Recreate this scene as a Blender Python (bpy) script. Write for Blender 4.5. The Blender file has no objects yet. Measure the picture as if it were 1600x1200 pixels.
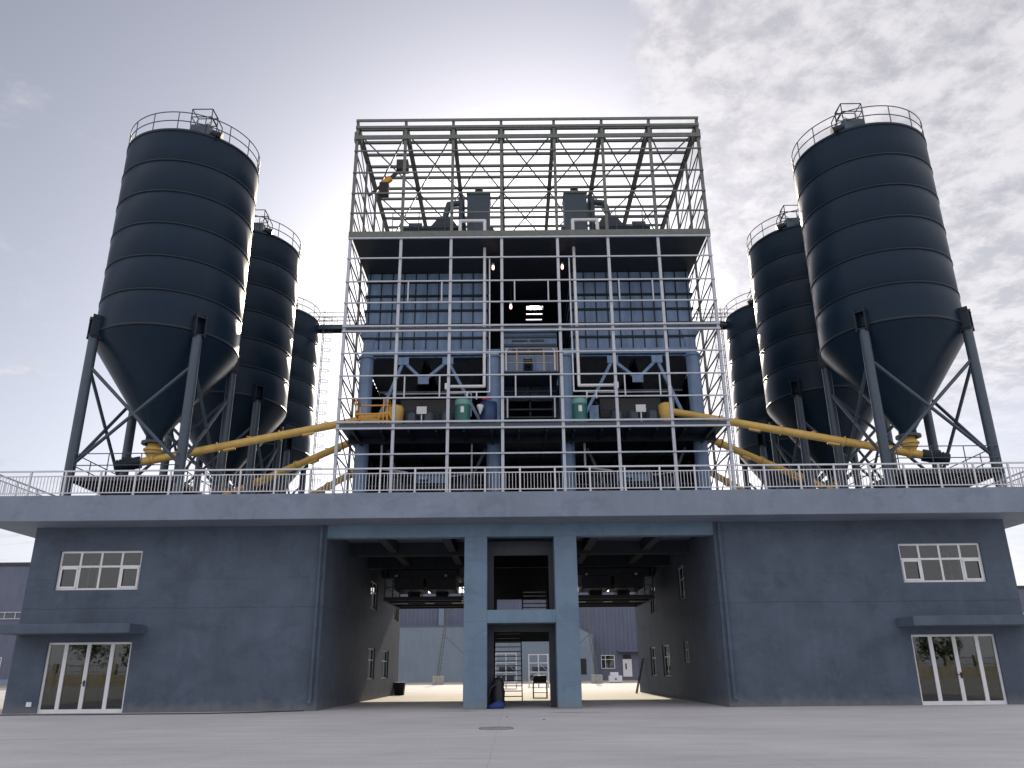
import bpy, math, random
from mathutils import Vector, Matrix
random.seed(7)
SC = bpy.context.scene
COL = SC.collection
R = math.radians

# ------------------------------------------------------------------ camera
PITCH, ROLL, YAW = 0.34455953, -0.00941927, 0.00121899
CX, DIST, EYE = -0.33319, 33.74538, 1.4
F = Vector((math.sin(YAW)*math.cos(PITCH), math.cos(YAW)*math.cos(PITCH), math.sin(PITCH)))
Rr = Vector((math.cos(YAW), -math.sin(YAW), 0))
Uu = Rr.cross(F)
R2 = Rr*math.cos(ROLL) + Uu*math.sin(ROLL)
U2 = -Rr*math.sin(ROLL) + Uu*math.cos(ROLL)
cd = bpy.data.cameras.new('camera')
cam = bpy.data.objects.new('camera', cd); COL.objects.link(cam)
cd.sensor_width = 36; cd.lens = 1250*36/1600; cd.clip_end = 5000; cd.clip_start = .1
cam.matrix_world = Matrix(((R2.x, U2.x, -F.x, CX), (R2.y, U2.y, -F.y, -DIST), (R2.z, U2.z, -F.z, EYE), (0, 0, 0, 1)))
SC.camera = cam

# ------------------------------------------------------------------ sun, sky, exposure
SUN_EL, SUN_AZ = R(25.1), R(1.89)          # azimuth measured from +Y towards +X
SUN_DIR = Vector((math.sin(SUN_AZ)*math.cos(SUN_EL), math.cos(SUN_AZ)*math.cos(SUN_EL), math.sin(SUN_EL)))
sl = bpy.data.lights.new('sun', 'SUN'); sl.energy = 2.8; sl.angle = R(.5); sl.color = (1, .85, .62)
so = bpy.data.objects.new('sun', sl); COL.objects.link(so)
so.rotation_euler = (-SUN_DIR).to_track_quat('-Z', 'Y').to_euler()
W = bpy.data.worlds.new('World'); SC.world = W; W.use_nodes = True
SKY_STRENGTH = .078
def build_world():
    nt = W.node_tree; nt.nodes.clear(); N = nt.nodes.new; L = nt.links.new
    out = N('ShaderNodeOutputWorld'); bg = N('ShaderNodeBackground'); L(bg.outputs[0], out.inputs[0])
    bg.inputs[1].default_value = SKY_STRENGTH
    sky = N('ShaderNodeTexSky'); sky.sky_type = 'NISHITA'; sky.sun_disc = False
    sky.sun_elevation = SUN_EL; sky.sun_rotation = SUN_AZ
    sky.air_density = 1.0; sky.dust_density = 1.5; sky.ozone_density = 2.5; sky.altitude = 0
    hsv = N('ShaderNodeHueSaturation'); hsv.inputs['Saturation'].default_value = .4
    L(sky.outputs[0], hsv.inputs['Color'])
    tint = N('ShaderNodeMix'); tint.data_type = 'RGBA'; tint.blend_type = 'MULTIPLY'; tint.inputs[0].default_value = 1
    L(hsv.outputs[0], tint.inputs[6]); tint.inputs[7].default_value = (.985, .975, 1.045, 1)
    tc = N('ShaderNodeTexCoord'); sep = N('ShaderNodeSeparateXYZ'); L(tc.outputs['Generated'], sep.inputs[0])
    def m(op, a, b=None, c=None):
        n = N('ShaderNodeMath'); n.operation = op
        for i, v in enumerate((a, b, c)):
            if v is None: continue
            if isinstance(v, (int, float)): n.inputs[i].default_value = v
            else: L(v, n.inputs[i])
        return n.outputs[0]
    def sstep(v, a, b):
        n = N('ShaderNodeMapRange'); n.interpolation_type = 'SMOOTHSTEP'; L(v, n.inputs[0])
        n.inputs[1].default_value = a; n.inputs[2].default_value = b; return n.outputs[0]
    x, y, z = sep.outputs
    zz = m('ADD', m('MAXIMUM', z, 0.0), .12)
    px = m('DIVIDE', x, zz); py = m('DIVIDE', y, zz)
    cmb = N('ShaderNodeCombineXYZ'); L(px, cmb.inputs[0]); L(py, cmb.inputs[1])
    def noise(sc, det, rough, off=(0, 0, 0), scl=(1, 1, 1), dist=0.):
        mp = N('ShaderNodeMapping'); L(cmb.outputs[0], mp.inputs[0]); mp.inputs['Location'].default_value = off; mp.inputs['Scale'].default_value = scl
        n = N('ShaderNodeTexNoise'); L(mp.outputs[0], n.inputs['Vector'])
        n.inputs['Scale'].default_value = sc; n.inputs['Detail'].default_value = det; n.inputs['Roughness'].default_value = rough
        n.inputs['Distortion'].default_value = dist
        return n.outputs['Fac']
    n1 = noise(2.4, 9, .64, (3.1, 1.2, 0), dist=.15)
    n2 = noise(12, 8, .66, (8.2, 4.4, 2), dist=.12)
    n3 = noise(1.1, 4, .5, (1.7, 7.7, 5))
    # altocumulus sheet in the right half of the view, ragged edge
    az = m('DIVIDE', x, m('MAXIMUM', y, .05))
    edge = m('ADD', az, m('MULTIPLY', m('SUBTRACT', n1, .5), .5))
    sheet = sstep(edge, .17, .27)
    body = sstep(m('ADD', m('MULTIPLY', n1, .45), m('MULTIPLY', n2, .55)), .30, .50)
    low = sstep(m('ADD', z, m('MULTIPLY', m('SUBTRACT', n3, .5), .35)), .20, .38)
    c1 = m('MULTIPLY', m('MULTIPLY', sheet, body), m('ADD', m('MULTIPLY', low, .72), .2))
    # a few thin wisps low on the left
    wn = noise(2.0, 7, .6, (5.5, 2.1, 9), (1., 3.2, 1), .5)
    w = m('MULTIPLY', sstep(wn, .52, .72), m('MULTIPLY', sstep(m('MULTIPLY', az, -1), .3, .5), m('SUBTRACT', 1, sstep(z, .26, .44))))
    c2 = m('MULTIPLY', w, .55)
    # scattered thin veil elsewhere overhead
    vv = m('MULTIPLY', sstep(noise(3.2, 8, .65, (2.2, 9.1, 4), dist=.6), .60, .78), .28)
    # unseen broken cloud behind the viewer, added bright to light the yard
    back = m('MULTIPLY', sstep(m('ADD', m('MULTIPLY', y, -1), m('MULTIPLY', m('SUBTRACT', n3, .5), .5)), -.25, .15), m('ADD', m('MULTIPLY', body, .45), .55))
    mask = m('MINIMUM', m('ADD', m('MAXIMUM', c1, c2), vv), .7)
    shade = N('ShaderNodeMix'); shade.data_type = 'RGBA'; L(sstep(m('ADD', m('MULTIPLY', n2, .65), m('MULTIPLY', n1, .35)), .38, .6), shade.inputs[0])
    shade.inputs[6].default_value = (5.2, 5.1, 5.5, 1); shade.inputs[7].default_value = (9.2, 8.9, 9.0, 1)
    mix = N('ShaderNodeMix'); mix.data_type = 'RGBA'; L(mask, mix.inputs[0])
    L(tint.outputs[2], mix.inputs[6]); L(shade.outputs[2], mix.inputs[7])
    mix2 = N('ShaderNodeMix'); mix2.data_type = 'RGBA'; L(back, mix2.inputs[0]); L(mix.outputs[2], mix2.inputs[6]); mix2.inputs[7].default_value = (9.4, 9.2, 9.9, 1)
    mix = mix2
    # the disc of the sun itself
    dt = N('ShaderNodeVectorMath'); dt.operation = 'DOT_PRODUCT'; L(tc.outputs['Generated'], dt.inputs[0]); dt.inputs[1].default_value = SUN_DIR
    disc = sstep(dt.outputs['Value'], math.cos(R(.42)), math.cos(R(.3)))
    add = N('ShaderNodeMix'); add.data_type = 'RGBA'; add.blend_type = 'ADD'; L(disc, add.inputs[0])
    L(mix.outputs[2], add.inputs[6]); add.inputs[7].default_value = (160, 150, 130, 1)
    L(add.outputs[2], bg.inputs[0])
build_world()
SC.view_settings.view_transform = 'Standard'; SC.view_settings.look = 'None'
SC.view_settings.exposure = .45; SC.view_settings.gamma = 1

# ------------------------------------------------------------------ mesh builder
class MB:
    def __init__(s): s.v = []; s.f = []; s.sm = []
    def add(s, vs, fs, smooth=False):
        o = len(s.v); s.v += [tuple(v) for v in vs]
        for f in fs: s.f.append(tuple(i+o for i in f)); s.sm.append(smooth)
        return s
    def box(s, x0, x1, y0, y1, z0, z1):
        if x0 > x1: x0, x1 = x1, x0
        if y0 > y1: y0, y1 = y1, y0
        return s.add([(x0,y0,z0),(x1,y0,z0),(x1,y1,z0),(x0,y1,z0),(x0,y0,z1),(x1,y0,z1),(x1,y1,z1),(x0,y1,z1)],
                     [(3,2,1,0),(4,5,6,7),(0,1,5,4),(1,2,6,5),(2,3,7,6),(3,0,4,7)])
    def beam(s, p, q, w, h=None, up=(0, 0, 1)):
        h = w if h is None else h
        p = Vector(p); q = Vector(q); d = (q-p).normalized(); up = Vector(up)
        if abs(d.dot(up)) > .98: up = Vector((0, 1, 0))
        a = d.cross(up).normalized()*w/2; b = a.cross(d).normalized()*h/2
        return s.add([p-a-b, p+a-b, p+a+b, p-a+b, q-a-b, q+a-b, q+a+b, q-a+b],
                     [(0,1,2,3),(7,6,5,4),(0,4,5,1),(1,5,6,2),(2,6,7,3),(3,7,4,0)])
    def ibeam(s, p, q, w, h, up=(0, 0, 1), t=.022):
        p = Vector(p); q = Vector(q); d = (q-p).normalized(); upv = Vector(up)
        if abs(d.dot(upv)) > .98: upv = Vector((0, 1, 0))
        a = d.cross(upv).normalized(); b = a.cross(d).normalized()
        o = b*(h/2-t/2)
        s.beam(p+o, q+o, w, t, up); s.beam(p-o, q-o, w, t, up); s.beam(p, q, t*.8, h-2*t, up)
        return s
    def tube(s, p, q, r, n=10, r2=None, cap=True):
        p = Vector(p); q = Vector(q); d = (q-p).normalized(); r2 = r if r2 is None else r2
        up = Vector((0, 0, 1)) if abs(d.z) < .95 else Vector((1, 0, 0))
        a = d.cross(up).normalized(); b = d.cross(a).normalized()
        vs = []
        for c, rr in ((p, r), (q, r2)):
            for i in range(n):
                t = 2*math.pi*i/n; vs.append(c+a*math.cos(t)*rr+b*math.sin(t)*rr)
        s.add(vs, [(i, n+i, n+(i+1) % n, (i+1) % n) for i in range(n)], True)
        if cap: s.add(vs, [tuple(range(n)), tuple(range(2*n-1, n-1, -1))])
        return s
    def path(s, pts, r, n=8):
        for a, b in zip(pts[:-1], pts[1:]): s.tube(a, b, r, n)
        for c in pts[1:-1]: s.ball(c, r*1.02, n)
        return s
    def ball(s, c, r, n=8, sz=1.):
        pr = [(r*math.sin(math.pi*i/6), -r*sz*math.cos(math.pi*i/6)) for i in range(7)]
        pr[0] = (1e-4, -r*sz); pr[-1] = (1e-4, r*sz)
        return s.lathe(pr, c, n)
    def lathe(s, prof, c, n=24, smooth=True, axis='z'):
        vs = []
        for (r, z) in prof:
            for i in range(n):
                t = 2*math.pi*i/n
                if axis == 'z': vs.append((c[0]+r*math.cos(t), c[1]+r*math.sin(t), c[2]+z))
                elif axis == 'x': vs.append((c[0]+z, c[1]+r*math.cos(t), c[2]+r*math.sin(t)))
                else: vs.append((c[0]+r*math.sin(t), c[1]+z, c[2]+r*math.cos(t)))
        fs = []
        for k in range(len(prof)-1):
            for i in range(n):
                j = (i+1) % n; fs.append((k*n+i, k*n+j, (k+1)*n+j, (k+1)*n+i))
        return s.add(vs, fs, smooth)
    def ring(s, c, r, rt, n=48, m=6, a0=0., a1=2*math.pi):
        full = abs(a1-a0-2*math.pi) < 1e-6; k = n if full else n+1
        vs = []
        for i in range(k):
            t = a0+(a1-a0)*i/n
            for j in range(m):
                u = 2*math.pi*j/m; rr = r+rt*math.cos(u)
                vs.append((c[0]+rr*math.cos(t), c[1]+rr*math.sin(t), c[2]+rt*math.sin(u)))
        fs = []
        for i in range(n):
            i2 = (i+1) % k
            for j in range(m): j2 = (j+1) % m; fs.append((i*m+j, i2*m+j, i2*m+j2, i*m+j2))
        return s.add(vs, fs, True)
    def frustum(s, c, a0, b0, z0, a1, b1, z1):
        x, y = c
        vs = [(x-a0,y-b0,z0),(x+a0,y-b0,z0),(x+a0,y+b0,z0),(x-a0,y+b0,z0),(x-a1,y-b1,z1),(x+a1,y-b1,z1),(x+a1,y+b1,z1),(x-a1,y+b1,z1)]
        return s.add(vs, [(3,2,1,0),(4,5,6,7),(0,1,5,4),(1,2,6,5),(2,3,7,6),(3,0,4,7)])
    def holes_wall(s, axis, a0, a1, z0, z1, t0, t1, holes):
        """wall in the plane spanned by one horizontal axis and z, pierced by rectangular holes (a0,a1,z0,z1)"""
        A = sorted({a0, a1, *[h[0] for h in holes], *[h[1] for h in holes]}); Z = sorted({z0, z1, *[h[2] for h in holes], *[h[3] for h in holes]})
        A = [a for a in A if a0 <= a <= a1]; Z = [z for z in Z if z0 <= z <= z1]
        def solid(i, k):
            if i < 0 or k < 0 or i >= len(A)-1 or k >= len(Z)-1: return False
            ca = (A[i]+A[i+1])/2; cz = (Z[k]+Z[k+1])/2
            return not any(h[0] < ca < h[1] and h[2] < cz < h[3] for h in holes)
        P = (lambda a, t, z: (a, t, z)) if axis == 'x' else (lambda a, t, z: (t, a, z))
        for i in range(len(A)-1):
            for k in range(len(Z)-1):
                if not solid(i, k): continue
                l, r, b, u = A[i], A[i+1], Z[k], Z[k+1]
                q = [P(l,t0,b),P(r,t0,b),P(r,t0,u),P(l,t0,u),P(l,t1,b),P(r,t1,b),P(r,t1,u),P(l,t1,u)]
                fs = [(0,1,2,3),(7,6,5,4)]
                if not solid(i-1, k): fs.append((0,3,7,4))
                if not solid(i+1, k): fs.append((1,5,6,2))
                if not solid(i, k-1): fs.append((0,4,5,1))
                if not solid(i, k+1): fs.append((3,2,6,7))
                s.add(q, fs)
        return s
    def build(s, name, mat, parent=None, label=None, bevel=0, loc=None):
        me = bpy.data.meshes.new(name); me.from_pydata(s.v, [], s.f); me.update()
        me.polygons.foreach_set('use_smooth', s.sm)
        me.materials.append(mat)
        o = bpy.data.objects.new(name, me); COL.objects.link(o)
        if parent: o.parent = parent
        if label: o['label'] = label
        if loc: o.location = loc
        if bevel:
            md = o.modifiers.new('bevel', 'BEVEL'); md.width = bevel; md.segments = 2; md.limit_method = 'ANGLE'
        return o
def tag(o, label, cat, group=None):
    o['label'] = label; o['category'] = cat
    if group: o['group'] = group
    return o
def thing(name, label, cat, loc=(0, 0, 0), group=None):
    o = bpy.data.objects.new(name, None); COL.objects.link(o); o.location = loc; o.empty_display_size = .3
    return tag(o, label, cat, group)
def struct(o): o['kind'] = 'structure'; return o
def copy_tree(o, parent=None):
    kids = [c for c in COL.objects if c.parent == o]
    c = o.copy(); COL.objects.link(c)
    if parent: c.parent = parent
    for k in kids: copy_tree(k, c)
    return c

# ------------------------------------------------------------------ materials
def mat(name, col, rough=.5, metal=0., var=.15, vscale=1.5, bump=0., bscale=30., spec=.5, streak=0., col2=None):
    m = bpy.data.materials.new(name); m.use_nodes = True; nt = m.node_tree; N = nt.nodes.new; L = nt.links.new
    b = nt.nodes['Principled BSDF']
    b.inputs['Roughness'].default_value = rough; b.inputs['Metallic'].default_value = metal; b.inputs['Specular IOR Level'].default_value = spec
    tc = N('ShaderNodeTexCoord')
    n = N('ShaderNodeTexNoise'); n.inputs['Scale'].default_value = vscale; n.inputs['Detail'].default_value = 7; n.inputs['Roughness'].default_value = .65
    L(tc.outputs['Object'], n.inputs['Vector'])
    rp = N('ShaderNodeValToRGB'); L(n.outputs['Fac'], rp.inputs[0])
    c2 = col2 or col
    rp.color_ramp.elements[0].position = .3; rp.color_ramp.elements[1].position = .72
    rp.color_ramp.elements[0].color = (*[c*(1-var) for c in col], 1); rp.color_ramp.elements[1].color = (*[min(1, c*(1+var)) for c in c2], 1)
    last = rp.outputs[0]
    if streak:
        mp = N('ShaderNodeMapping'); L(tc.outputs['Object'], mp.inputs[0]); mp.inputs['Scale'].default_value = (2.6, 2.6, .16)
        s = N('ShaderNodeTexNoise'); s.inputs['Scale'].default_value = 1.6; s.inputs['Detail'].default_value = 5; L(mp.outputs[0], s.inputs['Vector'])
        r2 = N('ShaderNodeValToRGB'); L(s.outputs['Fac'], r2.inputs[0]); r2.color_ramp.elements[0].position = .35; r2.color_ramp.elements[1].position = .7
        r2.color_ramp.elements[0].color = (1-streak,)*3+(1,); r2.color_ramp.elements[1].color = (1+streak*.5,)*3+(1,)
        mx = N('ShaderNodeMix'); mx.data_type = 'RGBA'; mx.blend_type = 'MULTIPLY'; mx.inputs[0].default_value = 1
        L(last, mx.inputs[6]); L(r2.outputs[0], mx.inputs[7]); last = mx.outputs[2]
    L(last, b.inputs['Base Color'])
    rr = N('ShaderNodeMapRange'); L(n.outputs['Fac'], rr.inputs[0]); rr.inputs[3].default_value = max(.03, rough-.1); rr.inputs[4].default_value = min(1, rough+.12)
    L(rr.outputs[0], b.inputs['Roughness'])
    if bump:
        bn = N('ShaderNodeTexNoise'); bn.inputs['Scale'].default_value = bscale; bn.inputs['Detail'].default_value = 4; L(tc.outputs['Object'], bn.inputs['Vector'])
        bp = N('ShaderNodeBump'); bp.inputs['Strength'].default_value = bump; bp.inputs['Distance'].default_value = .02
        L(bn.outputs['Fac'], bp.inputs['Height']); L(bp.outputs[0], b.inputs['Normal'])
    return m
M = {}
M['wall'] = mat('blue_grey_render', (.074, .101, .142), .75, var=.28, vscale=.55, bump=.5, bscale=5, streak=.05)
M['fascia'] = mat('fascia_render', (.185, .225, .29), .7, var=.16, vscale=.35, bump=.35, bscale=5, streak=.04)
M['pillar'] = mat('pillar_render', (.15, .225, .305), .75, var=.14, vscale=.6, bump=.4, bscale=5, streak=.04)
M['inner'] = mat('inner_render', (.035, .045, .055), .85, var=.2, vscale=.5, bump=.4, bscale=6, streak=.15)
M['silo'] = mat('slate_silo_paint', (.009, .022, .04), .34, spec=.14, var=.08, vscale=.5, streak=.06, bump=.015, bscale=1.2)
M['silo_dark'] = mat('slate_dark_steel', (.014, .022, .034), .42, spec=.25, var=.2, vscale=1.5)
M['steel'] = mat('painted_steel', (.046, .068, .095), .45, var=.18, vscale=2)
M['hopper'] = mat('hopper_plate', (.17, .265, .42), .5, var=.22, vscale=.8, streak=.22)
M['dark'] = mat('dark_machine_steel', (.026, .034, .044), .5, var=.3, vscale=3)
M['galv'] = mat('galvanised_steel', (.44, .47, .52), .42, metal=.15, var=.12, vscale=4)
M['galv_shaded'] = mat('galvanised_shaded', (.12, .135, .12), .5, metal=.1, var=.2, vscale=4)  # same grey steel as galv, its colour darkened to look backlit
M['rail'] = mat('railing_paint', (.58, .59, .62), .45, var=.1, vscale=3)
M['white'] = mat('white_frame', (.75, .76, .78), .4, var=.06, vscale=3)
M['yellow'] = mat('conveyor_yellow', (.64, .42, .11), .45, var=.18, vscale=2.5)
M['orange'] = mat('guard_orange', (.75, .34, .03), .45, var=.15, vscale=4)
M['tan'] = mat('tan_railing', (.5, .33, .2), .5, var=.15, vscale=4)
M['green'] = mat('tank_green', (.02, .15, .13), .38, var=.14, vscale=2)
M['blue'] = mat('tank_blue', (.022, .06, .16), .4, var=.14, vscale=2)
M['red'] = mat('valve_red', (.6, .04, .05), .4, var=.1)
M['concrete'] = mat('bare_concrete', (.36, .35, .32), .85, var=.22, vscale=3, bump=.4, bscale=30)
M['black'] = mat('black_plastic', (.012, .012, .015), .5, var=.2, vscale=5)
M['cloth'] = mat('blue_cloth', (.02, .05, .2), .8, var=.25, vscale=8, bump=.6, bscale=25)
M['shed'] = mat('warehouse_cladding', (.115, .135, .2), .55, var=.12, vscale=.25, streak=.12)
M['shedlow'] = mat('pale_blue_wall', (.2, .255, .33), .7, var=.1, vscale=.3, streak=.08)
M['leaf'] = mat('leaf', (.06, .12, .025), .6, var=.4, vscale=.8)
M['bark'] = mat('bark', (.1, .07, .05), .9, var=.3, vscale=6, bump=.6)
M['fence'] = mat('yard_wall', (.4, .37, .32), .85, var=.2, vscale=.6, streak=.2)
def weather(m, base_dust=(.2, .2, .19), seam=None):
    """dust splashed on the foot of a wall, faint plaster patches and hairline lift joints, added over a material"""
    nt = m.node_tree; N = nt.nodes.new; L = nt.links.new; b = nt.nodes['Principled BSDF']; last = b.inputs['Base Color'].links[0].from_socket
    tc = N('ShaderNodeTexCoord'); sp = N('ShaderNodeSeparateXYZ'); L(tc.outputs['Object'], sp.inputs[0])
    def noise(sc, det, scl=(1, 1, 1), rough=.6, dist=0.):
        mp = N('ShaderNodeMapping'); L(tc.outputs['Object'], mp.inputs[0]); mp.inputs['Scale'].default_value = scl
        n = N('ShaderNodeTexNoise'); n.inputs['Scale'].default_value = sc; n.inputs['Detail'].default_value = det; n.inputs['Roughness'].default_value = rough; n.inputs['Distortion'].default_value = dist
        L(mp.outputs[0], n.inputs[0]); return n.outputs['Fac']
    def mth(op, a, c=None):
        n = N('ShaderNodeMath'); n.operation = op
        for i, v in enumerate((a, c)):
            if v is None: continue
            if isinstance(v, (int, float)): n.inputs[i].default_value = v
            else: L(v, n.inputs[i])
        return n.outputs[0]
    def step(v, a, c):
        n = N('ShaderNodeMapRange'); n.interpolation_type = 'SMOOTHSTEP'; L(v, n.inputs[0]); n.inputs[1].default_value = a; n.inputs[2].default_value = c; return n.outputs[0]
    def blend(fac, col, mode='MIX'):
        nonlocal last
        x = N('ShaderNodeMix'); x.data_type = 'RGBA'; x.blend_type = mode; L(fac, x.inputs[0]); L(last, x.inputs[6]); x.inputs[7].default_value = (*col, 1); last = x.outputs[2]
    z = sp.outputs[2]
    # trowelled repair patches
    blend(mth('MULTIPLY', step(noise(.55, 6, (1, 1, 1.4), .7, .8), .53, .6), .35), (.62, .68, .74), 'MULTIPLY')
    blend(mth('MULTIPLY', step(noise(1.9, 5, (1, 1, 1.8), .65, .5), .56, .66), .3), (1.35, 1.3, 1.25), 'MULTIPLY')
    # lift joint between the two storeys and a hairline below it
    if seam:
        w = mth('MULTIPLY', mth('SUBTRACT', noise(.9, 4), .5), .12)
        for zz, k in seam:
            dd = mth('ABSOLUTE', mth('SUBTRACT', mth('ADD', z, w), zz)); blend(mth('MULTIPLY', mth('SUBTRACT', 1, step(dd, .008, .035)), k), (.6, .62, .66), 'MULTIPLY')
    # pale cement dust at the foot
    h = mth('ADD', z, mth('MULTIPLY', noise(2.2, 6), -.75))
    blend(mth('MULTIPLY', mth('SUBTRACT', 1, step(h, -.42, .12)), .55), base_dust)
    L(last, b.inputs['Base Color'])
weather(M['wall'], seam=((3.95, .7), (5.1, .3)))
weather(M['pillar'], seam=((3.3, .25),))
weather(M['fascia'], seam=())
def glass_mat():
    m = bpy.data.materials.new('window_glass'); m.use_nodes = True; nt = m.node_tree; nt.nodes.clear(); N = nt.nodes.new; L = nt.links.new
    o = N('ShaderNodeOutputMaterial'); mx = N('ShaderNodeMixShader'); t = N('ShaderNodeBsdfTransparent'); g = N('ShaderNodeBsdfGlossy')
    t.inputs[0].default_value = (.62, .66, .64, 1); g.inputs['Roughness'].default_value = .015; g.inputs[0].default_value = (.9, .92, .9, 1)
    fr = N('ShaderNodeFresnel'); fr.inputs[0].default_value = 1.55
    tc = N('ShaderNodeTexCoord'); n = N('ShaderNodeTexNoise'); n.inputs['Scale'].default_value = .9; L(tc.outputs['Object'], n.inputs['Vector'])
    bp = N('ShaderNodeBump'); bp.inputs['Strength'].default_value = .05; bp.inputs['Distance'].default_value = .02; L(n.outputs['Fac'], bp.inputs['Height']); L(bp.outputs[0], g.inputs['Normal'])
    ad = N('ShaderNodeMath'); ad.operation = 'ADD'; ad.inputs[1].default_value = .02; L(fr.outputs[0], ad.inputs[0])
    L(ad.outputs[0], mx.inputs[0]); L(t.outputs[0], mx.inputs[1]); L(g.outputs[0], mx.inputs[2]); L(mx.outputs[0], o.inputs[0])
    return m
M['glass'] = glass_mat()
def glint_mat():
    m = bpy.data.materials.new('glint_bulb'); m.use_nodes = True; nt = m.node_tree; b = nt.nodes['Principled BSDF']
    b.inputs['Base Color'].default_value = (.9, .6, .5, 1); b.inputs['Emission Color'].default_value = (1, .55, .4, 1); b.inputs['Emission Strength'].default_value = 3.
    return m
M['bulb'] = glint_mat()  # emission stands in for a glint
def ground_mat():
    m = bpy.data.materials.new('yard_concrete'); m.use_nodes = True; nt = m.node_tree; N = nt.nodes.new; L = nt.links.new; b = nt.nodes['Principled BSDF']
    tc = N('ShaderNodeTexCoord'); P = tc.outputs['Object']
    def noise(s, d, scl=(1, 1, 1), rough=.6):
        mp = N('ShaderNodeMapping'); L(P, mp.inputs[0]); mp.inputs['Scale'].default_value = scl
        n = N('ShaderNodeTexNoise'); n.inputs['Scale'].default_value = s; n.inputs['Detail'].default_value = d; n.inputs['Roughness'].default_value = rough; L(mp.outputs[0], n.inputs[0]); return n.outputs['Fac']
    def ramp(v, p0, c0, p1, c1):
        r = N('ShaderNodeValToRGB'); L(v, r.inputs[0]); e = r.color_ramp.elements; e[0].position = p0; e[1].position = p1; e[0].color = (*c0, 1); e[1].color = (*c1, 1); return r.outputs[0]
    def mul(a, c):
        x = N('ShaderNodeMix'); x.data_type = 'RGBA'; x.blend_type = 'MULTIPLY'; x.inputs[0].default_value = 1; L(a, x.inputs[6]); L(c, x.inputs[7]); return x.outputs[2]
    c = ramp(noise(.16, 8, (1, 1.6, 1)), .32, (.46, .455, .46), .7, (.59, .58, .585))
    c = mul(c, ramp(noise(1.3, 6, (.35, 1.6, 1)), .3, (.86, .86, .87), .7, (1.06, 1.05, 1.04)))
    c = mul(c, ramp(noise(14, 4), .3, (.9, .9, .9), .7, (1.06, 1.06, 1.06)))
    c = mul(c, ramp(noise(.5, 5, (1, 3, 1), .7), .60, (1, 1, 1), .76, (.74, .72, .69)))
    sp = N('ShaderNodeSeparateXYZ'); L(P, sp.inputs[0])
    def mth(op, a, b2=None):
        n = N('ShaderNodeMath'); n.operation = op
        for i, v in enumerate((a, b2)):
            if v is None: continue
            if isinstance(v, (int, float)): n.inputs[i].default_value = v
            else: L(v, n.inputs[i])
        return n.outputs[0]
    wob = mth('MULTIPLY', noise(.8, 4), .12)
    def joint(v, per, off):
        fr = mth('FRACT', mth('DIVIDE', mth('ADD', mth('ADD', v, wob), off), per)); d = mth('ABSOLUTE', mth('SUBTRACT', fr, .5)); return mth('LESS_THAN', d, .012/per)
    j = mth('MAXIMUM', joint(sp.outputs[0], 5.0, 1003.2), joint(sp.outputs[1], 6.0, 1000.3))
    x = N('ShaderNodeMix'); x.data_type = 'RGBA'; L(mth('MULTIPLY', j, .2), x.inputs[0]); L(c, x.inputs[6]); x.inputs[7].default_value = (.1, .095, .09, 1)
    L(x.outputs[2], b.inputs['Base Color']); b.inputs['Roughness'].default_value = .8
    bp = N('ShaderNodeBump'); bp.inputs['Strength'].default_value = .25; bp.inputs['Distance'].default_value = .02; L(noise(22, 5), bp.inputs['Height']); L(bp.outputs[0], b.inputs['Normal'])
    return m
M['ground'] = ground_mat()
M['sand'] = mat('dry_sand', (.42, .33, .22), .95, var=.2, vscale=.5, bump=.5, bscale=5)

# ------------------------------------------------------------------ ground
g = MB(); g.add([(-1500, -1500, 0), (1500, -1500, 0), (1500, 1500, 0), (-1500, 1500, 0)], [(0, 1, 2, 3)])
struct(g.build('ground', M['ground']))
g = MB(); g.add([(-120, 73, .004), (120, 73, .004), (120, 90.5, .004), (-120, 90.5, .004)], [(0, 1, 2, 3)])
struct(g.build('sand_strip', M['sand']))
# wet stains, lying on the concrete
def blob(cx, cy, rx, ry, z=.004, n=26, seed=1):
    rnd = random.Random(seed); m = MB()
    ph = [rnd.uniform(0, 6) for _ in range(3)]
    pts = []
    for i in range(n):
        t = 2*math.pi*i/n; k = 1+.18*math.sin(2*t+ph[0])+.14*math.sin(3*t+ph[1])+.08*math.sin(7*t+ph[2])
        pts.append((cx+rx*k*math.cos(t), cy+ry*k*math.sin(t), z))
    m.add(pts, [tuple(range(n))]); return m
M['wet'] = mat('damp_concrete', (.27, .26, .25), .55, var=.2, vscale=2)
struct(blob(1.95, -3.1, .9, .22, seed=3).build('damp_patch', M['wet']))
struct(blob(-2.5, -1.3, .8, .25, seed=5).build('damp_patch', M['wet']))

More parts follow.
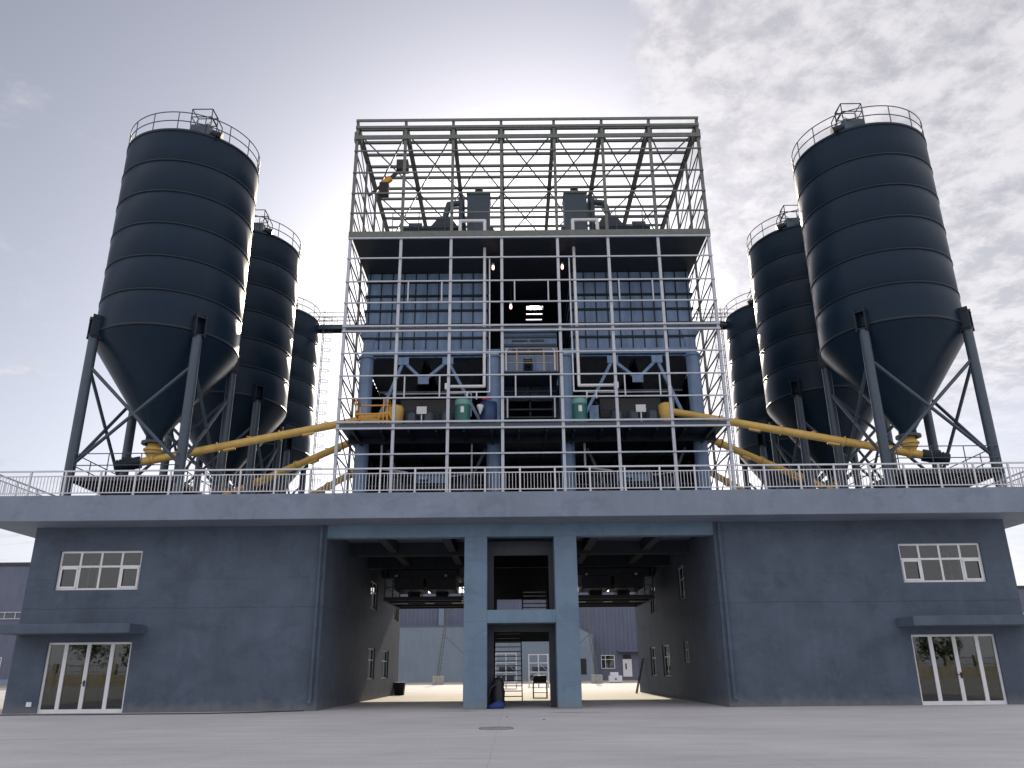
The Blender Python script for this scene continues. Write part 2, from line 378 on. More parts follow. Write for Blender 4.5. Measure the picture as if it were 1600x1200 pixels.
# ------------------------------------------------------------------ base building
HW, BD, WT = 20.36, 23.5, .28          # half width, depth, wall thickness
PI_, PO = 8.1, 2.34                    # passage wall, outer face of centre pillars
ZS = 7.25                              # soffit of the roof slab
bld = thing('plant_building', 'two storey blue grey rendered concrete building with two drive-through passages under a wide flat roof', 'building')
FW = [(15.76, 19.18, 4.69, 6.28)]      # first-floor window in each wing front
FD = (15.66, 19.04, .05, 2.64)         # glass door
def wing(s):
    m = MB()
    fx = lambda a, b: (min(s*a, s*b), max(s*a, s*b))
    w = FW[0]; d = FD
    hol = [(*fx(w[0], w[1]), w[2], w[3]), (*fx(d[0], d[1]), -1, d[3])]
    a, b = fx(PI_, HW)
    m.holes_wall('x', a, b, 0, ZS, 0, WT, hol)
    # passage side wall, rear wall, outer wall
    if s < 0: ph = [(11.2, 13.6, 4.7, 6.2), (11.4, 13.6, 1.05, 2.65), (16.2, 18.8, 1.05, 2.65), (20.6, 22.6, 4.6, 6.1)]
    else: ph = [(6.5, 8.2, 4.7, 6.3), (6.9, 8.0, 1.7, 2.7), (11.9, 14.1, 1.05, 2.7), (16.4, 18.3, 1.05, 2.7), (15.2, 17.0, 4.6, 6.1)]
    t0, t1 = (s*PI_, s*(PI_+WT))
    m.holes_wall('y', WT, BD-WT, 0, ZS, t0, t1, ph)
    oh = [(3.0, 5.4, 4.9, 6.6), (10, 13, 4.9, 6.4), (10, 13, 1, 2.6)]
    m.holes_wall('y', WT, BD-WT, 0, ZS, s*HW, s*(HW-WT), oh)
    m.holes_wall('x', a, b, 0, ZS, BD-WT, BD, [(*fx(12, 15), 1, 2.6), (*fx(12, 15), 4.9, 6.4), (*fx(16.4, 19), 4.9, 6.4)])
    m.build('wing_wall', M['wall'], bld)
    f = MB(); f.box(s*(PI_+WT+.003), s*(HW-WT-.003), WT+.003, BD-WT-.003, 3.4, 3.6)
    f.box(s*(PI_+WT+.003), s*(HW-WT-.003), 9, 9.15, 3.603, ZS-.003)     # partition upstairs
    f.box(s*(PI_+WT+.003), s*(HW-WT-.003), 7, 7.15, .003, 3.397)
    f.build('floor_slab', M['inner'], bld)
    # passage windows
    for (y0, y1, z0, z1) in ph:
        wf = MB(); X = s*(PI_+.12); h = .03
        for yy in (y0+.035, (y0+y1)/2, y1-.035): wf.box(X-h, X+h, yy-.032, yy+.032, z0, z1)
        for zz in (z0+.033, z0+(z1-z0)*.62, z1-.033): wf.box(X-h-.003, X+h+.003, y0, y1, zz-.03, zz+.03)
        o = wf.build('window', M['white'], bld)
        MB().box(X-.006, X+.006, y0, y1, z0, z1).build('pane', M['glass'], o)
    for (y0, y1, z0, z1) in oh:
        wf = MB(); X = s*(HW-.14); h = .03
        for yy in (y0+.035, y0+(y1-y0)*.33, y0+(y1-y0)*.67, y1-.035): wf.box(X-h, X+h, yy-.032, yy+.032, z0, z1)
        for zz in (z0+.033, z0+(z1-z0)*.62, z1-.033): wf.box(X-h-.003, X+h+.003, y0, y1, zz-.03, zz+.03)
        o = wf.build('window', M['white'], bld)
        MB().box(X-.006, X+.006, y0, y1, z0, z1).build('pane', M['glass'], o)
    # front window: four columns, top lights, opening sashes in the outer columns
    wf = MB(); Y = .14; h = .035; xs = [w[0]+(w[1]-w[0])*k/4 for k in range(5)]; zt = w[2]+(w[3]-w[2])*.6
    for k, xx in enumerate(xs):
        xx = xx+(.04 if k == 0 else -.04 if k == 4 else 0); wf.box(s*xx-.042, s*xx+.042, Y-h, Y+h, w[2], w[3])
    for zz in (w[2]+.04, zt, w[3]-.04): wf.box(*fx(w[0], w[1]), Y-h-.004, Y+h+.004, zz-.04, zz+.04)
    for (l, r) in ((xs[0]+.08, xs[1]-.04), (xs[3]+.04, xs[4]-.08)):
        for e in (l+.035, r-.035): wf.box(s*e-.035, s*e+.035, Y-.06, Y-.041, w[2]+.082, zt-.042)
        for e in (w[2]+.115, zt-.075): wf.box(*fx(l, r), Y-.064, Y-.04, e-.033, e+.033)
    o = wf.build('window', M['white'], bld)
    for k in range(4):
        for (z0, z1) in ((w[2], zt), (zt, w[3])):
            MB().box(*fx(xs[k]+.02, xs[k+1]-.02), Y-.008, Y+.008, z0+.02, z1-.02).build('pane', M['glass'], o)
    # entrance: two side lights and a pair of leaves
    df = MB(); xs = [d[0]+(d[1]-d[0])*k for k in (0, .235, .515, .785, 1)]
    for k, xx in enumerate(xs):
        hw = .045 if k in (0, 4) else .075
        xx = xx+(hw if k == 0 else -hw if k == 4 else 0); df.box(s*xx-hw, s*xx+hw, Y-.045, Y+.045, d[2]-.05, d[3])
    for zz, hh in ((d[2]+.02, .07), (d[3]-.04, .04)): df.box(*fx(d[0], d[1]), Y-.049, Y+.049, zz-hh, zz+hh)
    df.box(s*xs[2]-.006, s*xs[2]+.006, Y-.055, Y-.05, .1, d[3]-.1)
    o = df.build('glass_door', M['white'], bld)
    for k in range(4): MB().box(*fx(xs[k]+.04, xs[k+1]-.04), Y-.008, Y+.008, d[2]+.05, d[3]-.05).build('pane', M['glass'], o)
    hd = MB(); hx = s*xs[2]+.03; hd.box(hx-.035, hx+.035, Y-.075, Y-.056, .98, 1.2); hd.box(hx-.16, hx+.02, Y-.12, Y-.095, 1.1, 1.13); hd.box(hx-.012, hx+.012, Y-.1, Y-.07, 1.1, 1.13)
    hd.build('handle', M['black'], o)
    # canopy over the entrance
    c = MB(); c.box(*fx(15.15, 20.3), -1.5, -.002, 2.92, 3.28)
    c.build('canopy', M['wall'], bld, bevel=.02)
    # rainwater pipe beside the passage
    dp = MB(); X = s*8.32; dp.path([(X, -.11, 7.2), (X, -.11, .38), (X+s*.0, -.3, .24)], .075, 12)
    for zz in (1.2, 3.2, 5.2, 6.8): dp.box(X-.11, X+.11, -.14, -.002, zz-.03, zz+.03)
    dp.build('drainpipe', M['wall'], bld)
for s in (-1, 1): wing(s)
# centre pillars with the crossing beam, lintel over the passages
for s in (-1, 1):
    MB().box(s*1.40, s*PO, 0, 1.5, 0, 6.72).build('pillar', M['pillar'], bld, bevel=.015)
MB().box(-1.398, 1.398, .004, 1.2, 3.24, 3.75).build('cross_beam', M['pillar'], bld, bevel=.012)
MB().box(-PI_+.002, PI_-.002, .003, .5, 6.722, ZS-.003).build('lintel', M['pillar'], bld)
rs = MB(); rs.box(-21.95, 21.95, -1.57, 25, ZS+.001, 8.25)
rs.build('roof_slab', M['fascia'], bld, bevel=.02)
rk = MB(); rk.box(-21.9, 21.9, -1.53, -1.30, 8.252, 8.30); rk.build('roof_kerb', M['fascia'], bld)
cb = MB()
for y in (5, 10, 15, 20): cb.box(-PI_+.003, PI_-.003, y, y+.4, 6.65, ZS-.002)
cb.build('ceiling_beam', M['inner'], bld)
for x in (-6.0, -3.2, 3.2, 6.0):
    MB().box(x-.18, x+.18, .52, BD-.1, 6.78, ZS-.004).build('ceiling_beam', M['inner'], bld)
# centre stair core between the passages: steel cladding sides and upper deck
for s in (-1, 1):
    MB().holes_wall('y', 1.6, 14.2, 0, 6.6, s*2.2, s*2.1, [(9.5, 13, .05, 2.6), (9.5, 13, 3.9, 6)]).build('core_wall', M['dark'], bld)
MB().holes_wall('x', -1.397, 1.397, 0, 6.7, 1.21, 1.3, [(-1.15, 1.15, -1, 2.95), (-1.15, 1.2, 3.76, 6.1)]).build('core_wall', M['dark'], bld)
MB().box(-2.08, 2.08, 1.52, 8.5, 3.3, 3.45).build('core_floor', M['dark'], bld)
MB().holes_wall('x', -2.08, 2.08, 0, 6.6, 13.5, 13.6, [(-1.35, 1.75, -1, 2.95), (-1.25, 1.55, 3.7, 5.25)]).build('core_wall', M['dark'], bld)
so_ = MB(); so_.box(-19.45, -19.25, -.05, -.002, .25, .42); so_.build('socket_box', M['white'], bld)

# steel staircase in the core
st = thing('steel_staircase', 'dark open riser steel staircase inside the central bay of the building', 'staircase', (0, 0, 0))
def flight(x0, x1, y0, z0, n, dy, dz):
    for k in range(n): MB().box(x0, x1, y0+k*dy, y0+k*dy+.27, z0+(k+1)*dz-.04, z0+(k+1)*dz).build('tread', M['dark'], st)
    sm = MB()
    for x in (x0-.03, x1+.03): sm.beam((x, y0, z0+.05), (x, y0+n*dy, z0+n*dz+.05), .05, .24)
    sm.build('stringer', M['dark'], st)
    rl = MB()
    for x in (x0-.03, x1+.03):
        rl.tube((x, y0, z0+1.05), (x, y0+n*dy, z0+n*dz+1.05), .022, 6)
        for k in range(0, n+1, 3): rl.tube((x, y0+k*dy, z0+k*dz), (x, y0+k*dy, z0+k*dz+1.05), .018, 6)
    rl.build('handrail', M['dark'], st)
flight(-1.3, .05, 8.7, 0, 14, .26, .24)
flight(.2, 1.5, 9.2, 3.45, 9, .28, .23)
# suspended loading platforms in the passages
def hang(s):
    t = thing('hanging_platform', ('dark steel platform hung under the ceiling of the left passage, with railing' if s < 0 else
              'dark steel platform hung under the ceiling of the right passage, with railing'), 'platform', (s*5.2, 14, 5.2), 'platforms hung in the passages')
    d = MB(); x0, x1 = -2.1, 2.1
    d.holes_wall('x', x0, x1, -3, 3, 0, .001, [(-1.3, -.25, -1.0, .9), (.25, 1.3, -1.0, .9)])
    d.v = [(v[0], v[2], .04 if v[1] > 0 else -.04) for v in d.v]
    d.f = [tuple(reversed(f)) for f in d.f]
    for y in (-3, -1.4, 1.3, 3): d.box(x0, x1, y-.05, y+.05, -.16, -.042)
    for x in (x0, x1): d.box(x-.05, x+.05, -3.1, 3.1, -.165, -.045)
    d.build('deck', M['dark'], t)
    r = MB()
    for z in (.55, 1.05):
        for (a, b) in (((x0, -3), (x1, -3)), ((x0, 3), (x1, 3)), ((x0, -3), (x0, 3)), ((x1, -3), (x1, 3))): r.tube((*a, z), (*b, z), .025, 6)
    for x in (x0, -.7, .7, x1):
        for y in (-3, 3): r.tube((x, y, 0), (x, y, 1.05), .025, 6)
    r.build('railing', M['steel'], t)
    h = MB()
    for x in (x0, x1):
        for y in (-3, 0, 3): h.beam((x, y, 0), (x, y, 1.5), .07)
    h.build('hanger', M['steel'], t)
    for x in (-.8, .8):
        c = MB(); c.frustum((x, -.05), .3, .4, -.02, .48, .8, 1.3); c.build('discharge_chute', M['silo_dark'], t)
    bx = MB(); bx.box(-1.95, 1.95, -2.6, .8, 1.15, 1.52); bx.box(-1.7, -.1, -2.2, .6, .5, 1.149); bx.box(.1, 1.7, -2.2, .6, .5, 1.149); bx.build('gate_housing', M['dark'], t)
    for x in (-1.5, 1.2):
        l = MB(); l.lathe([(.001, 0), (.07, .01), (.09, .06), (.05, .12), (.001, .12)], (x, -3.0, 1.1), 10); l.build('lamp', M['white'], t)
for s in (-1, 1): hang(s)

# ------------------------------------------------------------------ roof guard rail
gr = thing('guard_rail', 'pale grey steel guard rail with upright bars along the front edge of the flat roof', 'railing', (0, -1.45, 8.3))
NP = 31; X0 = -21.6; SP = 1.44
m = MB(); m.box(X0, -X0, -.035, .035, 1.0, 1.06); m.build('top_rail', M['rail'], gr)
for i in range(NP):
    x = X0+SP*i; q = MB(); q.box(x-.035, x+.035, -.034, .034, 0, .998); q.box(x-.07, x+.07, -.06, .06, -.002, .015); q.build('post', M['rail'], gr)
for i in range(NP-1):
    x = X0+SP*i+.037; x1 = X0+SP*(i+1)-.037; q = MB()
    for z in (.12, .82): q.box(x, x1, -.02, .02, z-.02, z+.02)
    for k in range(1, 10): xx = x+(x1-x)*k/10; q.box(xx-.011, xx+.011, -.011, .011, .141, .799)
    q.build('bar_panel', M['rail'], gr)
def side_rail(s, lab):
    t = thing('guard_rail', lab, 'railing', (s*21.7, -1.4, 8.26))
    q = MB(); q.box(-.03, .03, .1, 26, 1.0, 1.06); q.build('top_rail', M['rail'], t)
    for k in range(18):
        y = .1+k*1.5; MB().box(-.03, .03, y, y+.06, 0, .998).build('post', M['rail'], t)
    for k in range(17):
        q = MB(); y0 = .163+k*1.5; y1 = y0+1.433
        for z in (.12, .82): q.box(-.018, .018, y0, y1, z-.02, z+.02)
        for j in range(1, 10): yy = y0+(y1-y0)*j/10; q.box(-.01, .01, yy-.01, yy+.01, .141, .799)
        q.build('bar_panel', M['rail'], t)
side_rail(-1, 'grey guard rail running back along the left end of the roof')
side_rail(1, 'grey guard rail running back along the right end of the roof')

# ------------------------------------------------------------------ silos
XS, SR, ZB, ZT, ZTIP = 18.93, 3.49, 17.34, 28.53, 12.3
SCX = .66
def make_silo(s):
    t = thing('cement_silo', '', 'silo', (SCX+s*XS, 5, 8.25), 'cement silos standing on the roof')
    z = lambda a: a-8.25
    n = 72
    sh = MB(); prof = []
    nb = 6; hb = (ZT-ZB)/nb
    for k in range(nb):
        zz = ZB+k*hb
        prof += [(SR, z(zz)+.03), (SR+.006, z(zz)+hb*.5), (SR, z(zz)+hb-.03)]
        if k < nb-1: prof += [(SR-.012, z(zz)+hb-.012), (SR-.012, z(zz)+hb+.012)]
    prof = [(SR, z(ZB))]+prof+[(SR, z(ZT)), (SR-.2, z(ZT)+.25), (.4, z(ZT)+.75), (.001, z(ZT)+.78)]
    sh.lathe(prof, (0, 0, 0), n); sh.build('shell', M['silo'], t)
    for k in range(nb+1):
        r = MB(); zz = z(ZB+k*hb); hh = .035 if 0 < k < nb else .07
        r.lathe([(SR+.005, zz-hh), (SR+.035, zz-hh), (SR+.035, zz+hh), (SR+.005, zz+hh)], (0, 0, 0), n, smooth=True)
        r.build('stiffener_ring', M['silo_dark'], t)
    c = MB(); c.lathe([(SR, z(ZB)-.09), (SR-.1, z(ZB)-.32), (.42, z(ZTIP)+.35), (.42, z(ZTIP))], (0, 0, 0), n); c.build('cone', M['silo'], t)
    fl = MB(); fl.lathe([(.42, -.06), (.6, -.06), (.6, .06), (.42, .06)], (0, 0, z(ZTIP)), 24, False); fl.build('outlet_flange', M['steel'], t)
    lr = SR+.11; zl = z(ZB)-.3
    P = {}
    for i, a in enumerate((225, 315, 45, 135)):
        x, y = lr*math.cos(R(a)), lr*math.sin(R(a)); P[i] = (x, y)
        l = MB()
        l.tube((x, y, 0), (x, y, zl), .235, 20)
        l.box(x-.42, x+.42, y-.42, y+.42, -.001, .04)
        lo = l.build('leg', M['steel'], t)
        b = MB(); ca, sa = math.cos(R(a)), math.sin(R(a))
        for o in (-.24, .24):
            p = Vector((x-sa*o, y+ca*o, zl)); b.beam(p+Vector((ca*-.05, sa*-.05, -.1)), p+Vector((ca*-.05, sa*-.05, 1.1)), .06, .62, up=(ca, sa, 0))
        b.beam((x-ca*.05, y-sa*.05, zl+.0), (x-ca*.05, y-sa*.05, zl+.05), .62, .62, up=(ca, sa, 0)); b.beam((x+ca*.1, y+sa*.1, zl+.9), (x+ca*.1, y+sa*.1, zl+.95), .58, .34, up=(ca, sa, 0))
        b.build('bracket', M['silo_dark'], lo)
    for i in range(4):
        a = P[i]; b = P[(i+1) % 4]
        for (u, v) in ((a, b), (b, a)):
            q = MB(); q.tube((*u, 2.3), (*v, 7.3), .085, 8); q.build('cross_brace', M['steel'], t)
    tr = MB()
    for hh in (.6, 1.15): tr.ring((0, 0, z(ZT)+hh), SR-.02, .028, 72, 6)
    tr.build('top_railing', M['steel'], t)
    for k in range(16):
        aa = R(22.5*k+6); x, y = (SR-.02)*math.cos(aa), (SR-.02)*math.sin(aa)
        MB().tube((x, y, z(ZT)), (x, y, z(ZT)+1.15), .028, 6).build('railing_post', M['steel'], t)
    # vent filter box with its own little guard frame at the rim facing the yard, and a bracket on the outer side
    bx = -s*1.35; by = -2.85; zt = z(ZT)
    fb = MB(); fb.box(bx-.55, bx+.55, by-.15, by+.75, zt+.05, zt+.72); fo = fb.build('filter_box', M['steel'], t, bevel=.03)
    gf = MB(); zz = zt+.72
    for zz2 in (zz+.5, zz+1.0):
        for (a, b) in (((-.55, -.1), (.55, -.1)), ((.55, -.1), (.55, .7)), ((-.55, -.1), (-.55, .7)), ((-.55, .7), (.55, .7))):
            gf.tube((bx+a[0], by+a[1], zz2), (bx+b[0], by+b[1], zz2), .028, 6)
    for a in ((-.55, -.1), (.55, -.1), (.55, .7), (-.55, .7)): gf.tube((bx+a[0], by+a[1], zz), (bx+a[0], by+a[1], zz+1.0), .028, 6)
    gf.tube((bx-.55, by+.7, zz+1), (bx-.3, by-.1, zz), .02, 6); gf.tube((bx+.55, by+.7, zz+1), (bx+.3, by-.1, zz), .02, 6)
    e = -s
    gf.tube((bx+e*.55, by-.1, zz+1), (bx+e*1.0, by+.35, zz+.1), .028, 6); gf.tube((bx+e*1.0, by+.35, zz+.1), (bx+e*1.0, by+.35, zt+.1), .028, 6)
    gf.tube((bx+e*.55, by-.1, zz+.45), (bx+e*1.0, by+.35, zz-.4), .028, 6)
    gf.build('guard_frame', M['silo_dark'], fo)
    bm = MB(); bm.tube((bx+e*.56, by+.25, zt+.35), (bx+e*1.05, by+.35, zt+.22), .24, 12); bm.tube((bx+e*.85, by+.2, zt+.2), (bx+e*1.05, by-.1, zt+.05), .1, 8)
    bm.build('fan_motor', M['silo_dark'], fo)
    ou = MB(); ax = s*(SR+.06); ou.ring((ax, -.35, z(ZT)-.1), .12, .035, 14, 6); ou.box(ax-.14, ax+.1, -.45, -.25, z(ZT)-.28, z(ZT)-.22); ou.build('pipe_clip', M['silo_dark'], t)
    # service platform under the cone
    dk = MB(); zx = 9.9-8.25; dk.box(-2.25, 2.55, -3.05, 3.05, zx-.03, zx)
    for k in range(9): y = -3+k*.75; dk.box(-2.2, 2.5, y-.03, y+.03, zx-.17, zx-.032)
    for x in (-2.2, -.6, .9, 2.5): dk.box(x-.05, x+.05, -3.05, 3.05, zx-.2, zx-.034)
    dk.build('service_platform', M['dark'], t)
    pr = MB()
    for zz in (zx+.55, zx+1.1):
        for (a, b) in (((-2.2, -3), (2.5, -3)), ((-2.2, 3), (2.5, 3)), ((-2.2, -3), (-2.2, 3)), ((2.5, -3), (2.5, 3))): pr.tube((*a, zz), (*b, zz), .024, 6)
    for x in (-2.2, -.6, .9, 2.5):
        for y in (-3, 3): pr.tube((x, y, zx), (x, y, zx+1.1), .024, 6)
    for y in (-1.5, 0, 1.5):
        for x in (-2.2, 2.5): pr.tube((x, y, zx), (x, y, zx+1.1), .024, 6)
    pr.build('platform_railing', M['steel'], t)
    return t
def add_ladder(t, s):
    l = MB(); x = -s*(SR+.45); z1 = ZT-8.25+1.1
    for y in (-.22, .22): l.tube((x, y, .2), (x, y, z1), .03, 6)
    k = .4
    while k < z1: l.tube((x, -.22, k), (x, .22, k), .016, 5); k += .33
    lo = l.build('ladder', M['steel'], t)
    c = MB(); k = 2.6
    while k < z1:
        c.ring((x-s*.32, 0, k), .36, .018, 14, 5); k += .9
    for a in (60, 120, 180, 240, 300):
        aa = R(a)+(0 if s < 0 else math.pi)+math.pi; c.tube((x-s*.32+.36*math.cos(aa), .36*math.sin(aa), 2.6), (x-s*.32+.36*math.cos(aa), .36*math.sin(aa), z1), .014, 5)
    c.build('cage', M['steel'], lo)
SL = {(-1, 0): 'dark slate steel silo nearest the camera on the left of the scaffold tower',
      (-1, 1): 'middle dark silo of the left row, half hidden behind the front left silo',
      (-1, 2): 'rearmost left silo, with the caged ladder beside the scaffold tower',
      (1, 0): 'dark slate steel silo nearest the camera on the right of the scaffold tower',
      (1, 1): 'middle dark silo of the right row, half hidden behind the front right silo',
      (1, 2): 'rearmost right silo, with the caged ladder beside the scaffold tower'}
for s in (-1, 1):
    a = make_silo(s); a['label'] = SL[(s, 0)]
    for k in (1, 2):
        c = copy_tree(a); c.location.y = (0, 15.07, 26.6)[k]; c.location.x = SCX+s*(0, 19.05, 20.3)[k]; c['label'] = SL[(s, k)]
        if k == 2: add_ladder(c, s)

# ------------------------------------------------------------------ screw conveyors
def conveyor(s, p, q, lab, r=.205, motor=True, end=True):
    p = Vector(p); q = Vector(q); d = (q-p).normalized()
    t = thing('screw_conveyor', lab, 'conveyor', p, 'yellow screw conveyors')
    L_ = (q-p).length; loc = lambda a: d*a
    b = MB(); b.tube(loc(-.5), loc(L_), r, 20); b.build('tube', M['yellow'], t)
    k = 0.0; j = 0
    while k < L_:
        f = MB(); f.tube(loc(k), loc(k+.07), r+.07, 20); f.build('flange', M['yellow'], t); k += 3.1
    i = MB(); i.lathe([(.22, 0), (.30, .25), (.38, .3), (.38, .62), (.3, .7), (.3, ZTIP-p.z-.06)], (0, 0, 0), 20); i.build('inlet_spout', M['yellow'], t)
    lg = MB(); lg.lathe([(.36, -.04), (.46, -.04), (.46, .04), (.36, .04)], (0, 0, .5), 20, False); lg.build('valve_collar', M['yellow'], t)
    if motor:
        m_ = MB(); e = loc(-.5); m_.tube(e, loc(-.75), r+.1, 16); m_.tube(loc(-.75), loc(-1.7), .3, 16)
        for a in range(6): m_.tube(loc(-.85-.13*a), loc(-.9-.13*a), .34, 16)
        m_.box(e.x-s*(-.6)-.2 if False else (d*-1.3).x-.18, (d*-1.3).x+.18, -.18, .18, (d*-1.3).z+.2, (d*-1.3).z+.45)
        m_.build('motor', M['silo_dark'], t)
    for a in (L_*.3, L_*.62):
        h = MB(); c = loc(a); h.beam(c+Vector((0, 0, -r-.03))-d*.3, c+Vector((0, 0, -r-.03))+d*.3, .26, .08)
        h.build('hatch', M['yellow'], t)
        h = MB(); c = loc(a+.9); h.ring(c+Vector((0, 0, r+.05)), .09, .02, 12, 5); h.build('lifting_eye', M['yellow'], t)
    if end:
        e = MB(); c = loc(L_); e.lathe([(.001, .42), (.3, .4), (.42, .3), (.42, -.2), (.36, -.75), (.3, -.85)], c, 20); e.build('discharge_head', M['yellow'], t)
    return t
CL = ['upper yellow screw conveyor rising from the front %s silo into the scaffold tower',
      'middle yellow screw conveyor rising from the second %s silo to the scaffold tower',
      'lowest yellow screw conveyor, from the rearmost %s silo to the scaffold tower']
for s, nm in ((-1, 'left'), (1, 'right')):
    ox = .75
    conveyor(s, (SCX+s*XS, 5, 11.45), (ox+s*7.4, 8.0, 14.75), CL[0] % nm)
    conveyor(s, (SCX+s*19.05, 15.07, 11.6), (ox+s*8.6, 9.5, 14.2), CL[1] % nm, end=False)
    conveyor(s, (SCX+s*20.3, 26.6, 11.9), (ox+s*9.2, 12., 13.05), CL[2] % nm, end=False)

# ------------------------------------------------------------------ mixing tower
TX, TY0, TY1 = .75, 5.0, 18.0
CO = [-9.85, -7.05, -4.3, -1.53, 1.53, 4.3, 7.05, 9.85]
YB = [5.0, 8.25, 11.5, 14.75, 18.0]
ZR = 8.252
tw = thing('scaffold_tower', 'tall open steel frame tower of pale grey girts around dark hoppers on the roof', 'tower', (TX, TY0, ZR))
def tp(name, m, ma): # build in world coords, then shift to the tower's frame
    m.v = [(v[0]-TX, v[1]-TY0, v[2]-ZR) for v in m.v]; return m.build(name, ma, tw)
for i, c in enumerate(CO):
    x = TX+c
    tp('column', MB().box(x-.075, x+.075, 4.9, 5.06, ZR, 23.84), M['galv'])
    tp('column', MB().box(x-.08, x+.08, 4.92, 5.08, 24.24, 31.55), M['galv_shaded'])
GZ = [9.6, 11.61, 14.55, 15.77, 17.03, 19.92, 21.18, 22.59]
xl, xr = TX+CO[0]-.09, TX+CO[-1]+.09
for z in GZ: tp('girt', MB().box(xl, xr, 4.83, 4.897, z-.036, z+.036), M['galv'])
for z in (12.94, 13.28, 18.26, 18.55, 23.82): tp('girt', MB().box(xl, xr, 4.80, 4.896, z-.045, z+.045), M['galv'])
for z in (25.43, 26.71, 28.07, 29.53): tp('girt', MB().box(xl, xr, 4.85, 4.917, z-.04, z+.04), M['galv_shaded'])
for (z, h) in ((31.62, .08), (31.15, .08), (30.45, .13)): tp('girt', MB().box(xl, xr, 4.84, 4.916, z-h, z+h), M['galv_shaded'])
tp('deck_beam', MB().box(xl, xr, 4.82, 4.99, 23.9, 24.23), M['galv_shaded'])
tp('deck_beam', MB().box(xl+.1, xr-.1, 4.92, 4.99, 18.33, 18.48), M['steel'])
tp('deck_beam', MB().box(xl+.1, xr-.1, 4.92, 4.99, 13.01, 13.21), M['steel'])
# short mullions framing the sash openings
for z0, z1 in ((19.97, 21.13), (14.6, 15.72)):
    for c in (-6.55, -4.75, -.85, .95, 4.75, 6.55):
        tp('mullion', MB().box(TX+c-.035, TX+c+.035, 4.84, 4.895, z0, z1), M['galv'])
# sides and rear of the frame
for s in (-1, 1):
    X = TX+s*9.85
    for y in YB[1:]:
        tp('column', MB().box(X-.06, X+.06, y-.06, y+.06, ZR if y < 12 else 24.2, 31.5), M['galv_shaded'])
    for z in GZ+[12.94, 13.28, 18.3, 18.55, 23.82, 25.43, 26.71, 28.07, 29.53, 31.2]:
        tp('side_girt', MB().box(X-.03, X+.03, 5.1, 17.9 if z > 23.7 or 13.5 > z > 12.9 else 11.5, z-.03, z+.03), M['galv_shaded'])
    q = MB()
    lv = [ZR, 9.6, 11.61, 13.1, 14.55, 15.77, 17.03, 18.4, 19.92, 21.18, 22.59, 24.0, 25.43, 26.71, 28.07, 29.53, 31.2]
    for z0, z1 in zip(lv[:-1], lv[1:]):
        for k in range(2): q.beam((X, YB[k]+.1, z1-.05), (X, YB[k+1]-.1, z0+.05), .05)
    tp('side_brace', q, M['galv_shaded'])
for c in CO[1:-1]: tp('column', MB().box(TX+c-.09, TX+c+.09, 17.92, 18.08, 24.0, 31.5), M['galv_shaded'])
for z in (25.0, 26.3, 27.6, 28.9, 30.2): tp('rear_girt', MB().box(xl, xr, 18.09, 18.16, z-.05, z+.05), M['galv_shaded'])
# roof: rafters, purlins, wind bracing
for c in CO:
    q = MB(); q.ibeam((TX+c, 5.09, 31.2), (TX+c, 17.9, 31.2), .22, .34, t=.03); q.box(TX+c-.2, TX+c+.2, 5.1, 5.5, 30.4, 31.02); tp('rafter', q, M['galv_shaded'])
for k in range(11):
    y = 5.5+k*1.22; tp('purlin', MB().box(xl, xr, y-.075, y+.075, 31.38, 31.52), M['galv_shaded'])
for (a, b) in ((0, 1), (1, 2), (2, 3), (3, 4), (4, 5), (5, 6), (6, 7)):
    q = MB()
    for (y0, y1) in ((5.2, 11.4), (11.4, 17.8)):
        q.tube((TX+CO[a], y0, 31.0), (TX+CO[b], y1, 31.0), .045, 5); q.tube((TX+CO[b], y0, 30.98), (TX+CO[a], y1, 30.98), .045, 5)
    q.tube((TX+CO[a], 18.0, 30.9), (TX+CO[b], 18.0, 25), .045, 5); q.tube((TX+CO[b], 18.03, 30.9), (TX+CO[a], 18.03, 25), .045, 5)
    tp('wind_brace', q, M['galv_shaded'])
# floors
d = MB(); d.holes_wall('x', TX-9.75, TX+9.75, 5.0, 17.9, 23.84, 24.2, [(.72, 1.82, 13.75, 17.2)])
d.v = [(v[0], v[2], v[1]) for v in d.v]; d.f = [tuple(reversed(f)) for f in d.f]
for y, w_ in ((14.62, .42), (15.4, .55), (16.3, .85)): d.box(.724, 1.816, y, y+w_, 23.9, 24.0)
d = tp('upper_deck', d, M['dark'])
d = MB(); d.box(TX-9.75, TX+9.75, 5.0, 17.7, 13.05, 13.2)
for k in range(14): x = TX-9.1+k*1.4; d.box(x-.05, x+.05, 5.1, 17.6, 12.8, 13.046)
for y in (7, 10, 13, 16): d.box(TX-9.7, TX+9.7, y-.07, y+.07, 12.74, 13.044)
tp('mixer_deck', d, M['silo_dark'])
for s in (-1, 1):
    q = MB(); X = TX+s*9.45; q.box(X-.04, X+.04, 8.9, 17.6, ZR+.4, 17.9)
    for k in range(14): y = 9.1+k*.64; q.box(X-s*.04, X-s*.1, y-.05, y+.05, ZR+.4, 17.9)
    tp('side_cladding', q, M['silo_dark'])
rw = MB(); rw.box(TX-9.3, TX+9.3, 17.72, 17.84, ZR+.4, 23.8)
for k in range(32): x = TX-9.15+k*.59; rw.box(x-.05, x+.05, 17.66, 17.717, ZR+.4, 23.8)
tp('rear_cladding', rw, M['silo_dark'])
